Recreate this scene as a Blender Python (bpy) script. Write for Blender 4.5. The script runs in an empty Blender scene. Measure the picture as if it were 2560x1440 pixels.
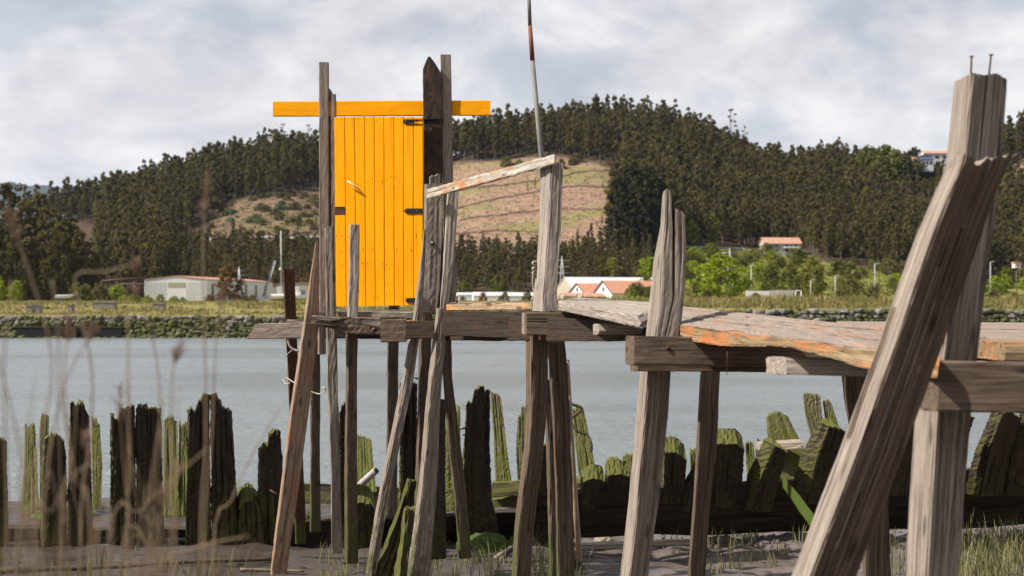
import bpy, bmesh, math, random
import numpy as np
from mathutils import Vector, noise as mnoise

SC = bpy.context.scene
COL = SC.collection
# ------------------------------------------------------------------ camera
F, HY, ZC = 3600.0, 745.0, 2.86          # focal length in photo pixels, horizon row, eye height over the river


def P(px, py, d):
    return Vector(((px - 1280) * d / F, d, ZC - (py - HY) * d / F))


cam = bpy.data.cameras.new('camera')
camo = bpy.data.objects.new('camera', cam)
COL.objects.link(camo)
SC.camera = camo
camo.location = (0, 0, ZC)
camo.rotation_euler = (math.pi / 2, 0, 0)
cam.sensor_width = 36.0
cam.lens = 36.0 * F / 2560
cam.shift_y = (HY - 720) / 2560
cam.clip_start, cam.clip_end = 0.05, 30000
cam.dof.use_dof = True
cam.dof.focus_distance = 11.6
cam.dof.aperture_fstop = 3.4
# ------------------------------------------------------------------ sun, sky, exposure
SUN_EL = math.radians(47)
sh = Vector((-0.963, -0.27)).normalized()          # horizontal direction towards the sun
sdir = Vector((sh.x * math.cos(SUN_EL), sh.y * math.cos(SUN_EL), math.sin(SUN_EL)))
sl = bpy.data.lights.new('sun', 'SUN')
sl.energy, sl.angle, sl.color = 5.0, math.radians(0.6), (1.0, 0.93, 0.83)
so = bpy.data.objects.new('sun', sl)
COL.objects.link(so)
so.location = (-60, -20, 80)
so.rotation_euler = (-sdir).to_track_quat('-Z', 'Y').to_euler()

W = bpy.data.worlds.new('World')
SC.world = W
W.use_nodes = True
nt = W.node_tree
nt.nodes.clear()


def N(tree, t, **kw):
    n = tree.nodes.new(t)
    for k, v in kw.items():
        setattr(n, k, v)
    return n


def ramp(tree, pts, interp='LINEAR'):
    r = N(tree, 'ShaderNodeValToRGB')
    r.color_ramp.interpolation = interp
    el = r.color_ramp.elements
    while len(el) < len(pts):
        el.new(0.5)
    for e, (p, c) in zip(el, pts):
        e.position = p
        e.color = (c, c, c, 1) if not hasattr(c, '__len__') else (*c, 1)
    return r


wl = nt.links.new
tc = N(nt, 'ShaderNodeTexCoord')
sky = N(nt, 'ShaderNodeTexSky', sky_type='NISHITA', sun_disc=False)
sky.sun_elevation = SUN_EL
sky.sun_rotation = math.atan2(sh.x, sh.y)
sky.air_density, sky.dust_density, sky.ozone_density = 1.0, 1.2, 1.0


def wmath(op, a, b=0.0, clamp=False):
    n_ = N(nt, 'ShaderNodeMath', operation=op, use_clamp=clamp)
    for i_, v_ in enumerate((a, b)):
        if isinstance(v_, bpy.types.NodeSocket):
            wl(v_, n_.inputs[i_])
        else:
            n_.inputs[i_].default_value = v_
    return n_.outputs[0]


# broken cloud deck seen in perspective: direction projected onto a flat layer
sxyz = N(nt, 'ShaderNodeSeparateXYZ')
wl(tc.outputs['Generated'], sxyz.inputs[0])
elev = wmath('MAXIMUM', sxyz.outputs['Z'], 0.0)
den = wmath('ADD', elev, 0.46)
cxyz = N(nt, 'ShaderNodeCombineXYZ')
wl(wmath('DIVIDE', sxyz.outputs['X'], den), cxyz.inputs['X'])
wl(wmath('DIVIDE', sxyz.outputs['Y'], den), cxyz.inputs['Y'])


def cloudnoise(scale, loc, detail, rough, dist):
    mp_ = N(nt, 'ShaderNodeMapping')
    mp_.inputs['Location'].default_value = loc
    wl(cxyz.outputs[0], mp_.inputs['Vector'])
    n_ = N(nt, 'ShaderNodeTexNoise')
    n_.inputs['Scale'].default_value = scale
    n_.inputs['Detail'].default_value = detail
    n_.inputs['Roughness'].default_value = rough
    n_.inputs['Distortion'].default_value = dist
    wl(mp_.outputs[0], n_.inputs['Vector'])
    return n_.outputs['Fac']


cov = cloudnoise(4.2, (2.3, 0.6, 0), 10, 0.55, 0.35)
cov = wmath('ADD', cov, wmath('SUBTRACT', 0.20, wmath('MULTIPLY', elev, 0.80)))
r1 = ramp(nt, [(0.46, 0.52), (0.62, 1.0)], 'EASE')
wl(cov, r1.inputs[0])
shade = cloudnoise(6.2, (7.1, 3.7, 0), 9, 0.58, 0.35)
r2 = ramp(nt, [(0.36, (5.15, 5.15, 5.4)), (0.5, (6.35, 6.28, 6.3)), (0.62, (7.35, 7.25, 7.15))])
wl(shade, r2.inputs[0])
skm = N(nt, 'ShaderNodeMix', data_type='RGBA', blend_type='MULTIPLY')
skm.inputs[0].default_value = 1.0
skm.inputs[7].default_value = (1.0, 0.85, 0.83, 1)
wl(sky.outputs[0], skm.inputs[6])
mx = N(nt, 'ShaderNodeMix', data_type='RGBA')
wl(r1.outputs[0], mx.inputs[0])
wl(skm.outputs[2], mx.inputs[6])
wl(r2.outputs[0], mx.inputs[7])
bg = N(nt, 'ShaderNodeBackground')
bg.inputs['Strength'].default_value = 0.088
wl(mx.outputs[2], bg.inputs['Color'])
wo = N(nt, 'ShaderNodeOutputWorld')
wl(bg.outputs[0], wo.inputs['Surface'])

SC.view_settings.view_transform = 'Standard'
SC.view_settings.look = 'None'
SC.view_settings.gamma = 1
SC.view_settings.exposure = 0.55
SC.view_settings.use_curve_mapping = False
SC.render.engine = 'CYCLES'
cy = SC.cycles
cy.use_denoising = True
cy.max_bounces, cy.diffuse_bounces, cy.glossy_bounces, cy.transmission_bounces = 6, 3, 3, 3
cy.transparent_max_bounces = 4
cy.caustics_reflective = cy.caustics_refractive = False
cy.sample_clamp_indirect = 6

# ------------------------------------------------------------------ helpers
random.seed(7)


def tag(o, label=None, cat=None, group=None, kind=None):
    for k, v in (('label', label), ('category', cat), ('group', group), ('kind', kind)):
        if v:
            o[k] = v
    return o


def thing(name, label, cat, loc=(0, 0, 0), group=None):
    o = bpy.data.objects.new(name, None)
    o.empty_display_size = 0.1
    COL.objects.link(o)
    o.location = loc
    return tag(o, label, cat, group)


def link_mesh(name, me, parent=None, mat=None, origin=None):
    o = bpy.data.objects.new(name, me)
    COL.objects.link(o)
    if parent is not None:
        o.parent = parent
        pl = parent_world(parent)
        o.location = (Vector(origin) if origin is not None else Vector((0, 0, 0))) - pl
    elif origin is not None:
        o.location = origin
    if mat is not None and len(me.materials) == 0:
        me.materials.append(mat)
    return o


def parent_world(p):
    v = Vector((0, 0, 0))
    while p is not None:
        v += p.location
        p = p.parent
    return v


def mesh(name, verts, faces, mat=None, parent=None, smooth=False, origin=None, attr=None):
    me = bpy.data.meshes.new(name)
    V = np.asarray(verts, dtype=float)
    org = Vector(origin) if origin is not None else Vector((0, 0, 0))
    V = V - np.array(org)
    me.from_pydata(V.tolist(), [], faces)
    if smooth:
        me.polygons.foreach_set('use_smooth', [True] * len(me.polygons))
    if attr:
        for k, (typ, arr) in attr.items():
            a = me.attributes.new(k, typ, 'POINT')
            a.data.foreach_set('vector' if typ == 'FLOAT_VECTOR' else 'value', np.asarray(arr, dtype=float).ravel())
    me.update()
    return link_mesh(name, me, parent, mat, org)


def ssmooth(a, b, x):
    t = np.clip((np.asarray(x, float) - a) / (b - a), 0, 1)
    return t * t * (3 - 2 * t)


# ------------------------------------------------------------------ materials
def newmat(name):
    m = bpy.data.materials.new(name)
    m.use_nodes = True
    t = m.node_tree
    t.nodes.clear()
    out = N(t, 'ShaderNodeOutputMaterial')
    b = N(t, 'ShaderNodeBsdfPrincipled')
    t.links.new(b.outputs[0], out.inputs['Surface'])
    return m, t, b


def nz(t, vec, scale, detail=4, rough=0.55, dist=0.0):
    n = N(t, 'ShaderNodeTexNoise')
    n.inputs['Scale'].default_value = scale
    n.inputs['Detail'].default_value = detail
    n.inputs['Roughness'].default_value = rough
    n.inputs['Distortion'].default_value = dist
    if vec is not None:
        t.links.new(vec, n.inputs['Vector'])
    return n.outputs['Fac']


def mapv(t, vec, sc):
    m = N(t, 'ShaderNodeMapping')
    m.inputs['Scale'].default_value = sc
    t.links.new(vec, m.inputs['Vector'])
    return m.outputs[0]


def mixc(t, f, a, b, mode='MIX'):
    m = N(t, 'ShaderNodeMix', data_type='RGBA', blend_type=mode)
    for s, v in ((0, f), (6, a), (7, b)):
        if hasattr(v, 'is_output') or isinstance(v, bpy.types.NodeSocket):
            t.links.new(v, m.inputs[s])
        elif s == 0:
            m.inputs[0].default_value = v
        else:
            m.inputs[s].default_value = (*v, 1)
    return m.outputs[2]


def math_(t, op, a, b=0.0, clamp=False):
    m = N(t, 'ShaderNodeMath', operation=op, use_clamp=clamp)
    for i, v in enumerate((a, b)):
        if isinstance(v, bpy.types.NodeSocket):
            t.links.new(v, m.inputs[i])
        else:
            m.inputs[i].default_value = v
    return m.outputs[0]


def rmp(t, f, pts, interp='LINEAR'):
    r = ramp(t, pts, interp)
    t.links.new(f, r.inputs[0])
    return r.outputs[0]


def bump(t, b, h, strength=0.4, dist=0.01):
    n = N(t, 'ShaderNodeBump')
    n.inputs['Strength'].default_value = strength
    n.inputs['Distance'].default_value = dist
    t.links.new(h, n.inputs['Height'])
    t.links.new(n.outputs[0], b.inputs['Normal'])


MATS = {}


def wood(name, light, mid, dark, moss=0.0, mossz=(0.3, 1.5), mosscol=(0.068, 0.078, 0.02), stain=None, stainamt=0.5,
         lichen=None, crack=0.8, rough=0.85, mossup=0.35):
    """Weathered timber: grain runs along the third component of the point attribute gc."""
    m, t, b = newmat(name)
    at = N(t, 'ShaderNodeAttribute', attribute_name='gc')
    g = at.outputs['Vector']
    grain = nz(t, mapv(t, g, (55, 55, 1.1)), 1.0, 7, 0.66, 0.08)
    fine = nz(t, mapv(t, g, (150, 150, 5)), 1.0, 4, 0.6)
    blot = nz(t, mapv(t, g, (7, 7, 1.1)), 1.0, 4, 0.6, 0.3)
    c = rmp(t, grain, [(0.28, dark), (0.45, mid), (0.66, light)])
    c = mixc(t, rmp(t, blot, [(0.35, 0.0), (0.7, 0.65)]), c, mid, 'MIX')
    c = mixc(t, rmp(t, fine, [(0.32, 0.75), (0.55, 0.0)]), c, tuple(x * 0.32 for x in dark), 'MIX')
    cr = nz(t, mapv(t, g, (34, 34, 0.5)), 1.0, 3, 0.5, 0.15)
    crm = rmp(t, cr, [(0.30, 1.0), (0.36, 0.0)])
    c = mixc(t, math_(t, 'MULTIPLY', crm, crack), c, tuple(x * 0.18 for x in dark))
    vo = N(t, 'ShaderNodeTexVoronoi')
    vo.inputs['Scale'].default_value = 1.0
    t.links.new(mapv(t, g, (9, 9, 3.0)), vo.inputs['Vector'])
    c = mixc(t, math_(t, 'MULTIPLY', rmp(t, vo.outputs['Distance'], [(0.07, 1.0), (0.17, 0.0)]), 0.75), c, tuple(x * 0.45 for x in dark))
    if lichen:
        ln = nz(t, mapv(t, g, (14, 14, 9)), 1.0, 6, 0.7)
        c = mixc(t, rmp(t, ln, [(0.55, 0.0), (0.64, 0.85)]), c, lichen)
    if stain:
        sn = nz(t, mapv(t, g, (9, 9, 2.6)), 1.0, 6, 0.65, 0.3)
        c = mixc(t, math_(t, 'MULTIPLY', rmp(t, sn, [(0.62 - 0.3 * stainamt, 0.0), (0.74 - 0.25 * stainamt, 1.0)]), 0.9), c, stain)
    h = mixc(t, 0.5, grain, fine)
    h = math_(t, 'SUBTRACT', h, math_(t, 'MULTIPLY', crm, 0.9))
    if moss > 0:
        ge = N(t, 'ShaderNodeNewGeometry')
        sx = N(t, 'ShaderNodeSeparateXYZ')
        t.links.new(ge.outputs['Position'], sx.inputs[0])
        nx = N(t, 'ShaderNodeSeparateXYZ')
        t.links.new(ge.outputs['Normal'], nx.inputs[0])
        mr = N(t, 'ShaderNodeMapRange')
        t.links.new(sx.outputs['Z'], mr.inputs['Value'])
        mr.inputs['From Min'].default_value, mr.inputs['From Max'].default_value = mossz[0], mossz[1]
        mr.inputs['To Min'].default_value, mr.inputs['To Max'].default_value = 1.0, 0.0
        mn = nz(t, ge.outputs['Position'], 4.6, 7, 0.75)
        mn2 = nz(t, ge.outputs['Position'], 34, 4, 0.6)
        up = math_(t, 'MULTIPLY', math_(t, 'MAXIMUM', nx.outputs['Z'], 0.0), mossup)
        left = math_(t, 'MULTIPLY', math_(t, 'MAXIMUM', math_(t, 'MULTIPLY', nx.outputs['X'], -1.0), 0.0), 0.12)
        s = math_(t, 'ADD', math_(t, 'ADD', math_(t, 'MULTIPLY', mr.outputs[0], 0.55 * moss), math_(t, 'ADD', up, left)), math_(t, 'MULTIPLY', mn, 0.75))
        s = math_(t, 'ADD', s, math_(t, 'MULTIPLY', mn2, 0.25))
        mf = rmp(t, s, [(0.72, 0.0), (0.84, 1.0)])
        mc = mixc(t, mn2, tuple(x * 0.45 for x in mosscol), tuple(min(1, x * 1.5) for x in mosscol))
        c = mixc(t, math_(t, 'MULTIPLY', mf, 0.92), c, mc)
        h = math_(t, 'ADD', h, math_(t, 'MULTIPLY', math_(t, 'MULTIPLY', mn2, mf), 1.2))
    t.links.new(c, b.inputs['Base Color'])
    b.inputs['Roughness'].default_value = rough
    b.inputs['Specular IOR Level'].default_value = 0.25
    bump(t, b, h, 0.45, 0.004)
    MATS[name] = m
    return m


wood('wood_grey', (0.44, 0.385, 0.335), (0.265, 0.218, 0.178), (0.085, 0.06, 0.042), moss=0.6, mossz=(0.2, 1.3), mossup=0.0)
wood('wood_pale', (0.49, 0.435, 0.375), (0.345, 0.295, 0.25), (0.13, 0.10, 0.078), moss=0.35, mossz=(0.2, 1.3), mossup=0.0)
wood('wood_brown', (0.22, 0.165, 0.12), (0.13, 0.092, 0.065), (0.045, 0.031, 0.022), moss=0.72, mossz=(0.2, 1.75), mossup=0.0)
wood('wood_shade_front', (0.22, 0.165, 0.12), (0.125, 0.088, 0.061), (0.04, 0.027, 0.018))
wood('wood_new', (0.38, 0.315, 0.265), (0.295, 0.235, 0.19), (0.155, 0.115, 0.088), crack=0.2)
wood('wood_dark', (0.07, 0.048, 0.034), (0.042, 0.028, 0.02), (0.018, 0.012, 0.009), stain=(0.075, 0.034, 0.018), stainamt=0.2)
wood('wood_redbrown', (0.15, 0.075, 0.04), (0.095, 0.047, 0.026), (0.04, 0.022, 0.014), moss=0.7, mossz=(0.2, 1.2))
wood('wood_orange', (0.46, 0.345, 0.25), (0.34, 0.235, 0.165), (0.14, 0.09, 0.062), stain=(0.33, 0.16, 0.09), stainamt=0.35, moss=0.25, mossz=(0.1, 0.6), mossup=0.0)
wood('wood_deck', (0.38, 0.325, 0.275), (0.29, 0.235, 0.195), (0.11, 0.08, 0.06), stain=(0.36, 0.17, 0.09), stainamt=0.25)
wood('wood_deck_edge', (0.40, 0.31, 0.20), (0.25, 0.18, 0.095), (0.09, 0.06, 0.03), stain=(0.44, 0.14, 0.038), stainamt=0.5)
wood('wood_lichen', (0.55, 0.44, 0.32), (0.40, 0.28, 0.17), (0.14, 0.09, 0.05), stain=(0.50, 0.24, 0.05), stainamt=0.45)
wood('wood_painted', (0.58, 0.57, 0.50), (0.47, 0.46, 0.40), (0.22, 0.19, 0.15), stain=(0.42, 0.17, 0.05), stainamt=0.5, lichen=(0.62, 0.60, 0.52))
wood('wood_rib', (0.10, 0.075, 0.052), (0.06, 0.045, 0.032), (0.022, 0.016, 0.012), moss=0.6, mossz=(-0.3, 2.2), mosscol=(0.085, 0.09, 0.018), mossup=0.5)
wood('wood_hull', (0.075, 0.055, 0.04), (0.045, 0.033, 0.024), (0.018, 0.013, 0.01), moss=0.25, mossz=(-0.3, 1.2), mossup=0.1)
wood('wood_rib_green', (0.22, 0.19, 0.12), (0.145, 0.12, 0.07), (0.05, 0.04, 0.025), moss=0.45, mossz=(0.2, 2.6), mosscol=(0.095, 0.105, 0.02), mossup=0.4)
wood('moss_beam', (0.12, 0.12, 0.04), (0.08, 0.09, 0.03), (0.03, 0.03, 0.015), moss=1.2, mossz=(0.4, 2.5), mosscol=(0.065, 0.10, 0.014), mossup=0.5)
wood('driftwood', (0.46, 0.40, 0.32), (0.32, 0.27, 0.21), (0.12, 0.10, 0.075))


def simple(name, col, rough=0.6, metal=0.0, var=0.25, scale=6.0, col2=None, bumps=0.15, bd=0.01, coord='Object'):
    m, t, b = newmat(name)
    tcn = N(t, 'ShaderNodeTexCoord')
    v = nz(t, tcn.outputs[coord], scale, 6, 0.62)
    c2 = col2 if col2 else tuple(x * (1 - var) for x in col)
    c = rmp(t, v, [(0.35, c2), (0.65, col)])
    t.links.new(c, b.inputs['Base Color'])
    b.inputs['Roughness'].default_value = rough
    b.inputs['Metallic'].default_value = metal
    if bumps:
        bump(t, b, v, bumps, bd)
    MATS[name] = m
    return m


simple('iron_black', (0.012, 0.012, 0.014), 0.5, 0.3, 0.3, 40)
simple('bolt_head', (0.22, 0.21, 0.2), 0.5, 0.6, 0.3, 40)
simple('rusty_iron', (0.10, 0.035, 0.018), 0.8, 0.2, 0.5, 60)
simple('galvanised', (0.20, 0.185, 0.17), 0.65, 0.1, 0.3, 12)
simple('rust_sleeve', (0.24, 0.085, 0.03), 0.8, 0.1, 0.4, 30)
simple('stick_pale', (0.62, 0.52, 0.38), 0.6, 0, 0.2, 20)
simple('rope_brown', (0.20, 0.16, 0.12), 0.9, 0, 0.4, 60)
simple('rope_white', (0.55, 0.50, 0.42), 0.9, 0, 0.4, 60)
simple('plastic_pipe', (0.42, 0.38, 0.37), 0.5, 0, 0.35, 9)
simple('bamboo', (0.40, 0.31, 0.21), 0.6, 0, 0.4, 9)
simple('void_dark', (0.012, 0.010, 0.009), 0.9)
simple('metal_cladding', (0.78, 0.79, 0.80), 0.55, 0, 0.1, 0.6, bumps=0)
simple('roof_red', (0.50, 0.24, 0.19), 0.7, 0, 0.2, 1, bumps=0)
simple('wall_beige', (0.46, 0.40, 0.32), 0.8, 0, 0.15, 0.8, bumps=0)
simple('wall_white', (0.76, 0.76, 0.76), 0.8, 0, 0.1, 0.8, bumps=0)
simple('wall_offwhite', (0.52, 0.50, 0.47), 0.8, 0, 0.3, 1.5, bumps=0)
simple('roof_orange', (0.52, 0.25, 0.155), 0.8, 0, 0.22, 1.2, bumps=0)
simple('roof_pink', (0.50, 0.27, 0.19), 0.8, 0, 0.25, 1.2, bumps=0)
simple('roof_grey', (0.62, 0.63, 0.63), 0.6, 0, 0.15, 1, bumps=0)
simple('trim_blue', (0.06, 0.07, 0.16), 0.6, bumps=0)
simple('pane_dark', (0.03, 0.035, 0.04), 0.15, 0, 0.2, bumps=0)
simple('pane_olive', (0.20, 0.18, 0.10), 0.4, 0, 0.2, bumps=0)
simple('pane_teal', (0.10, 0.17, 0.19), 0.3, 0, 0.2, bumps=0)
simple('shutter_cream', (0.42, 0.38, 0.26), 0.6, 0, 0.1, bumps=0)
simple('pole_grey', (0.42, 0.44, 0.46), 0.5, 0.2, 0.1, bumps=0)
simple('boat_white', (0.80, 0.80, 0.80), 0.35, 0, 0.08, 0.6, bumps=0)
simple('boat_blue', (0.08, 0.16, 0.30), 0.4, bumps=0)
simple('concrete', (0.28, 0.25, 0.23), 0.9, 0, 0.3, 3)
simple('conveyor_brown', (0.10, 0.065, 0.05), 0.8, 0, 0.3, 3)
simple('bark', (0.15, 0.125, 0.10), 0.9, 0, 0.35, 1.5, bumps=0)
simple('bark_pale', (0.15, 0.12, 0.095), 0.9, 0, 0.35, 1.5, bumps=0)
simple('reed_stem', (0.29, 0.205, 0.12), 0.8, 0, 0.35, 12, bumps=0)
simple('reed_plume', (0.34, 0.22, 0.15), 0.9, 0, 0.3, 12, bumps=0)
simple('reed_leaf', (0.13, 0.09, 0.045), 0.8, 0, 0.4, 8, bumps=0)
simple('road_asphalt', (0.30, 0.29, 0.28), 0.9, 0, 0.15, 0.5, bumps=0)
simple('terrace_soil', (0.135, 0.08, 0.055), 0.95, 0, 0.3, 0.3, bumps=0.3, bd=0.3)
simple('moss_clump', (0.075, 0.115, 0.015), 0.95, 0, 0.55, 22, bumps=0.8, bd=0.02)
simple('weed_litter', (0.10, 0.075, 0.045), 0.95, 0, 0.6, 30, bumps=0.8, bd=0.02)


def paint_yellow():
    m, t, b = newmat('paint_yellow')
    at = N(t, 'ShaderNodeAttribute', attribute_name='gc')
    g = at.outputs['Vector']
    fib = nz(t, mapv(t, g, (60, 60, 2.0)), 1, 5, 0.6, 0.5)
    bl = nz(t, mapv(t, g, (6, 6, 2.5)), 1, 5, 0.6)
    c = rmp(t, fib, [(0.3, (0.87, 0.345, 0.001)), (0.6, (0.92, 0.385, 0.002))])
    c = mixc(t, rmp(t, bl, [(0.45, 0.0), (0.8, 0.5)]), c, (0.70, 0.26, 0.004))
    gr_ = nz(t, mapv(t, g, (40, 40, 1.2)), 1, 6, 0.7)
    c = mixc(t, rmp(t, gr_, [(0.50, 0.0), (0.72, 0.6)]), c, (0.52, 0.185, 0.006))
    ch = nz(t, mapv(t, g, (70, 70, 30)), 1, 3, 0.5)
    c = mixc(t, rmp(t, ch, [(0.70, 0.0), (0.72, 0.85)]), c, (0.14, 0.06, 0.015))
    t.links.new(c, b.inputs['Base Color'])
    b.inputs['Roughness'].default_value = 0.6
    b.inputs['Specular IOR Level'].default_value = 0.08
    bump(t, b, fib, 0.25, 0.003)
    MATS['paint_yellow'] = m


paint_yellow()


def charred():
    m, t, b = newmat('charred_rust')
    at = N(t, 'ShaderNodeAttribute', attribute_name='gc')
    g = at.outputs['Vector']
    a = nz(t, mapv(t, g, (12, 12, 8)), 1, 6, 0.65, 0.6)
    s = nz(t, mapv(t, g, (55, 55, 30)), 1, 4, 0.6)
    sp = nz(t, mapv(t, g, (22, 22, 6)), 1, 6, 0.75)
    c = rmp(t, a, [(0.38, (0.018, 0.012, 0.009)), (0.55, (0.045, 0.024, 0.014)), (0.68, (0.13, 0.052, 0.02))])
    c = mixc(t, rmp(t, s, [(0.62, 0.0), (0.68, 0.6)]), c, (0.10, 0.04, 0.015))
    c = mixc(t, rmp(t, sp, [(0.62, 0.0), (0.70, 0.75)]), c, (0.22, 0.20, 0.20))
    t.links.new(c, b.inputs['Base Color'])
    b.inputs['Roughness'].default_value = 0.8
    bump(t, b, a, 0.4, 0.006)
    MATS['charred_rust'] = m


charred()


def foliage(name, ca, cb, trans=0.3, rnd=0.5):
    m, t, b = newmat(name)
    oi = N(t, 'ShaderNodeObjectInfo')
    ge = N(t, 'ShaderNodeNewGeometry')
    v = nz(t, ge.outputs['Position'], 0.35, 3, 0.6)
    at = N(t, 'ShaderNodeAttribute', attribute_name='tint')
    f = math_(t, 'ADD', math_(t, 'MULTIPLY', oi.outputs['Random'], rnd), math_(t, 'MULTIPLY', at.outputs['Fac'], 1.0 - rnd * 0.5))
    f = math_(t, 'ADD', f, math_(t, 'MULTIPLY', math_(t, 'SUBTRACT', v, 0.5), 0.8), True)
    c = mixc(t, f, ca, cb)
    t.links.new(c, b.inputs['Base Color'])
    b.inputs['Roughness'].default_value = 0.75
    b.inputs['Specular IOR Level'].default_value = 0.15
    tr = N(t, 'ShaderNodeBsdfTranslucent')
    t.links.new(c, tr.inputs['Color'])
    ms = N(t, 'ShaderNodeMixShader')
    ms.inputs[0].default_value = trans
    out = [n for n in t.nodes if n.type == 'OUTPUT_MATERIAL'][0]
    t.links.new(b.outputs[0], ms.inputs[1])
    t.links.new(tr.outputs[0], ms.inputs[2])
    t.links.new(ms.outputs[0], out.inputs['Surface'])
    MATS[name] = m
    return m


foliage('leaf_eucalypt', (0.066, 0.058, 0.021), (0.17, 0.143, 0.044), 0.4)
foliage('leaf_young', (0.070, 0.060, 0.021), (0.18, 0.145, 0.046), 0.4)
foliage('leaf_dark', (0.030, 0.030, 0.014), (0.075, 0.070, 0.026), 0.3)
foliage('leaf_bright', (0.17, 0.22, 0.018), (0.32, 0.38, 0.03), 0.4)
foliage('leaf_yellowgreen', (0.14, 0.15, 0.025), (0.24, 0.24, 0.05))
foliage('leaf_mid', (0.085, 0.095, 0.02), (0.18, 0.18, 0.042), 0.4)
foliage('leaf_brown', (0.06, 0.045, 0.022), (0.20, 0.115, 0.035))
foliage('leaf_bluegreen', (0.10, 0.15, 0.07), (0.17, 0.23, 0.11))
foliage('grass_dry', (0.15, 0.155, 0.045), (0.40, 0.31, 0.15), 0.45, 0.0)
foliage('grass_mud', (0.12, 0.13, 0.045), (0.36, 0.34, 0.19), 0.4, 0.0)
foliage('reed_bed', (0.05, 0.04, 0.018), (0.17, 0.11, 0.05), 0.3, 0.0)
foliage('scrub', (0.07, 0.065, 0.025), (0.16, 0.125, 0.06), 0.2, 0.3)


# ------------------------------------------------------------------ timber builder
def loft(name, parent, rows, mat, kf=6, ks=4, seg=0.07, rough=0.0012, groove=0.0025, edge=0.008, top=None, bot=None, seed=None, wob=0.0, rnd=0.12, fiss=0, fdep=0.012):
    """rows: quads A,B,C,D along the timber. u runs A->B, v runs A->D."""
    rs = np.random.RandomState(seed if seed is not None else random.randint(0, 10 ** 6))
    Q = np.array([[list(v) for v in r] for r in rows], float)          # r,4,3
    cen = Q.mean(1)
    L = np.concatenate([[0], np.cumsum(np.linalg.norm(np.diff(cen, axis=0), axis=1))])
    nr = max(3, min(160, int(L[-1] / seg) + 1))
    s = np.linspace(0, L[-1], nr)
    R = np.stack([np.stack([np.interp(s, L, Q[:, i, j]) for j in range(3)], -1) for i in range(4)], 1)  # nr,4,3
    # cross-section grid params around the perimeter
    def knots(n, w):
        e = min(0.12, 0.008 / max(w, 1e-3))
        return [0.0, e] + [e + (1 - 2 * e) * i / (n - 2) for i in range(1, n - 2)] + [1 - e, 1.0]
    kf, ks = max(3, kf), max(3, ks)
    wq = np.linalg.norm(R[:, 1] - R[:, 0], axis=1).mean()
    tq = np.linalg.norm(R[:, 3] - R[:, 0], axis=1).mean()
    UU, VV = knots(kf, wq), knots(ks, tq)
    pij = [(i, 0) for i in range(kf)] + [(kf, j) for j in range(ks)] + [(kf - i, ks) for i in range(kf)] + [(0, ks - j) for j in range(ks)]
    per = np.array([(UU[i], VV[j]) for i, j in pij])
    npz = len(per)

    def quadpt(u, v):
        return ((1 - u) * (1 - v))[None, :, None] * R[:, None, 0] + (u * (1 - v))[None, :, None] * R[:, None, 1] + (u * v)[None, :, None] * R[:, None, 2] + ((1 - u) * v)[None, :, None] * R[:, None, 3]

    u, v = per[:, 0], per[:, 1]
    c = R.mean(1)
    pts = quadpt(u, v)
    wA = np.linalg.norm(R[:, 1] - R[:, 0], axis=1).mean()
    tA = np.linalg.norm(R[:, 3] - R[:, 0], axis=1).mean()
    out = pts - c[:, None]
    dist = np.linalg.norm(out, axis=2, keepdims=True) + 1e-9
    outn = out / dist
    iscorner = ((u == 0) | (u == 1)) & ((v == 0) | (v == 1))

    def low(n1, n2, a):
        g = rs.randn(max(2, n1), n2) * a
        x = np.linspace(0, g.shape[0] - 1, nr)
        i0 = np.clip(x.astype(int), 0, g.shape[0] - 2)
        f = (x - i0)[:, None]
        f = f * f * (3 - 2 * f)
        return g[i0] * (1 - f) + g[i0 + 1] * f

    sc = min(wA, tA)
    disp = low(max(2, int(L[-1] / 0.35) + 1), npz, groove) + rs.randn(nr, npz) * rough
    disp[:, iscorner] -= 0.003 + sc * rnd * 0.1 + np.abs(low(max(2, int(L[-1] / 0.15) + 1), int(iscorner.sum()), edge))
    free = [k_ for k_ in range(npz) if not iscorner[k_] and not iscorner[(k_ + 1) % npz] and not iscorner[k_ - 1]]
    for _ in range(fiss):            # long drying splits
        if not free:
            break
        k_ = free[rs.randint(len(free))]
        c0_, hl_ = rs.rand(), rs.uniform(0.12, 0.45)
        win = np.clip(1 - np.abs(np.linspace(0, 1, nr) - c0_) / hl_, 0, 1) ** 0.5
        disp[:, k_] -= fdep * rs.uniform(0.5, 1.3) * win
    disp = np.clip(disp, -0.35 * sc, 0.12 * sc + 0.02)
    pts = pts + outn * disp[..., None]
    if wob:
        ww = low(max(2, int(L[-1] / 0.6) + 1), 3, wob)
        pts = pts + ww[:, None]
    ax = (cen[-1] - cen[0]) / (np.linalg.norm(cen[-1] - cen[0]) + 1e-9)
    sn = s / s[-1]

    def offs(fn, uu, vv):
        return np.array([fn(a, b) for a, b in zip(uu, vv)])

    if top is not None:
        pts = pts + ax[None, None] * offs(top, u, v)[None, :, None] * (sn ** 2)[:, None, None]
    if bot is not None:
        pts = pts - ax[None, None] * offs(bot, u, v)[None, :, None] * ((1 - sn) ** 3)[:, None, None]
    verts = pts.reshape(-1, 3).tolist()
    so_ = rs.rand(3) * 40
    gc = np.zeros((nr, npz, 3))
    gc[..., 0] = (u - 0.5) * wA
    gc[..., 1] = (v - 0.5) * tA
    gc[..., 2] = s[:, None]
    gcl = (gc + so_).reshape(-1, 3).tolist()
    faces = []
    for r in range(nr - 1):
        a, b2 = r * npz, (r + 1) * npz
        for k in range(npz):
            k2 = (k + 1) % npz
            faces.append((a + k, a + k2, b2 + k2, b2 + k))
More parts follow.
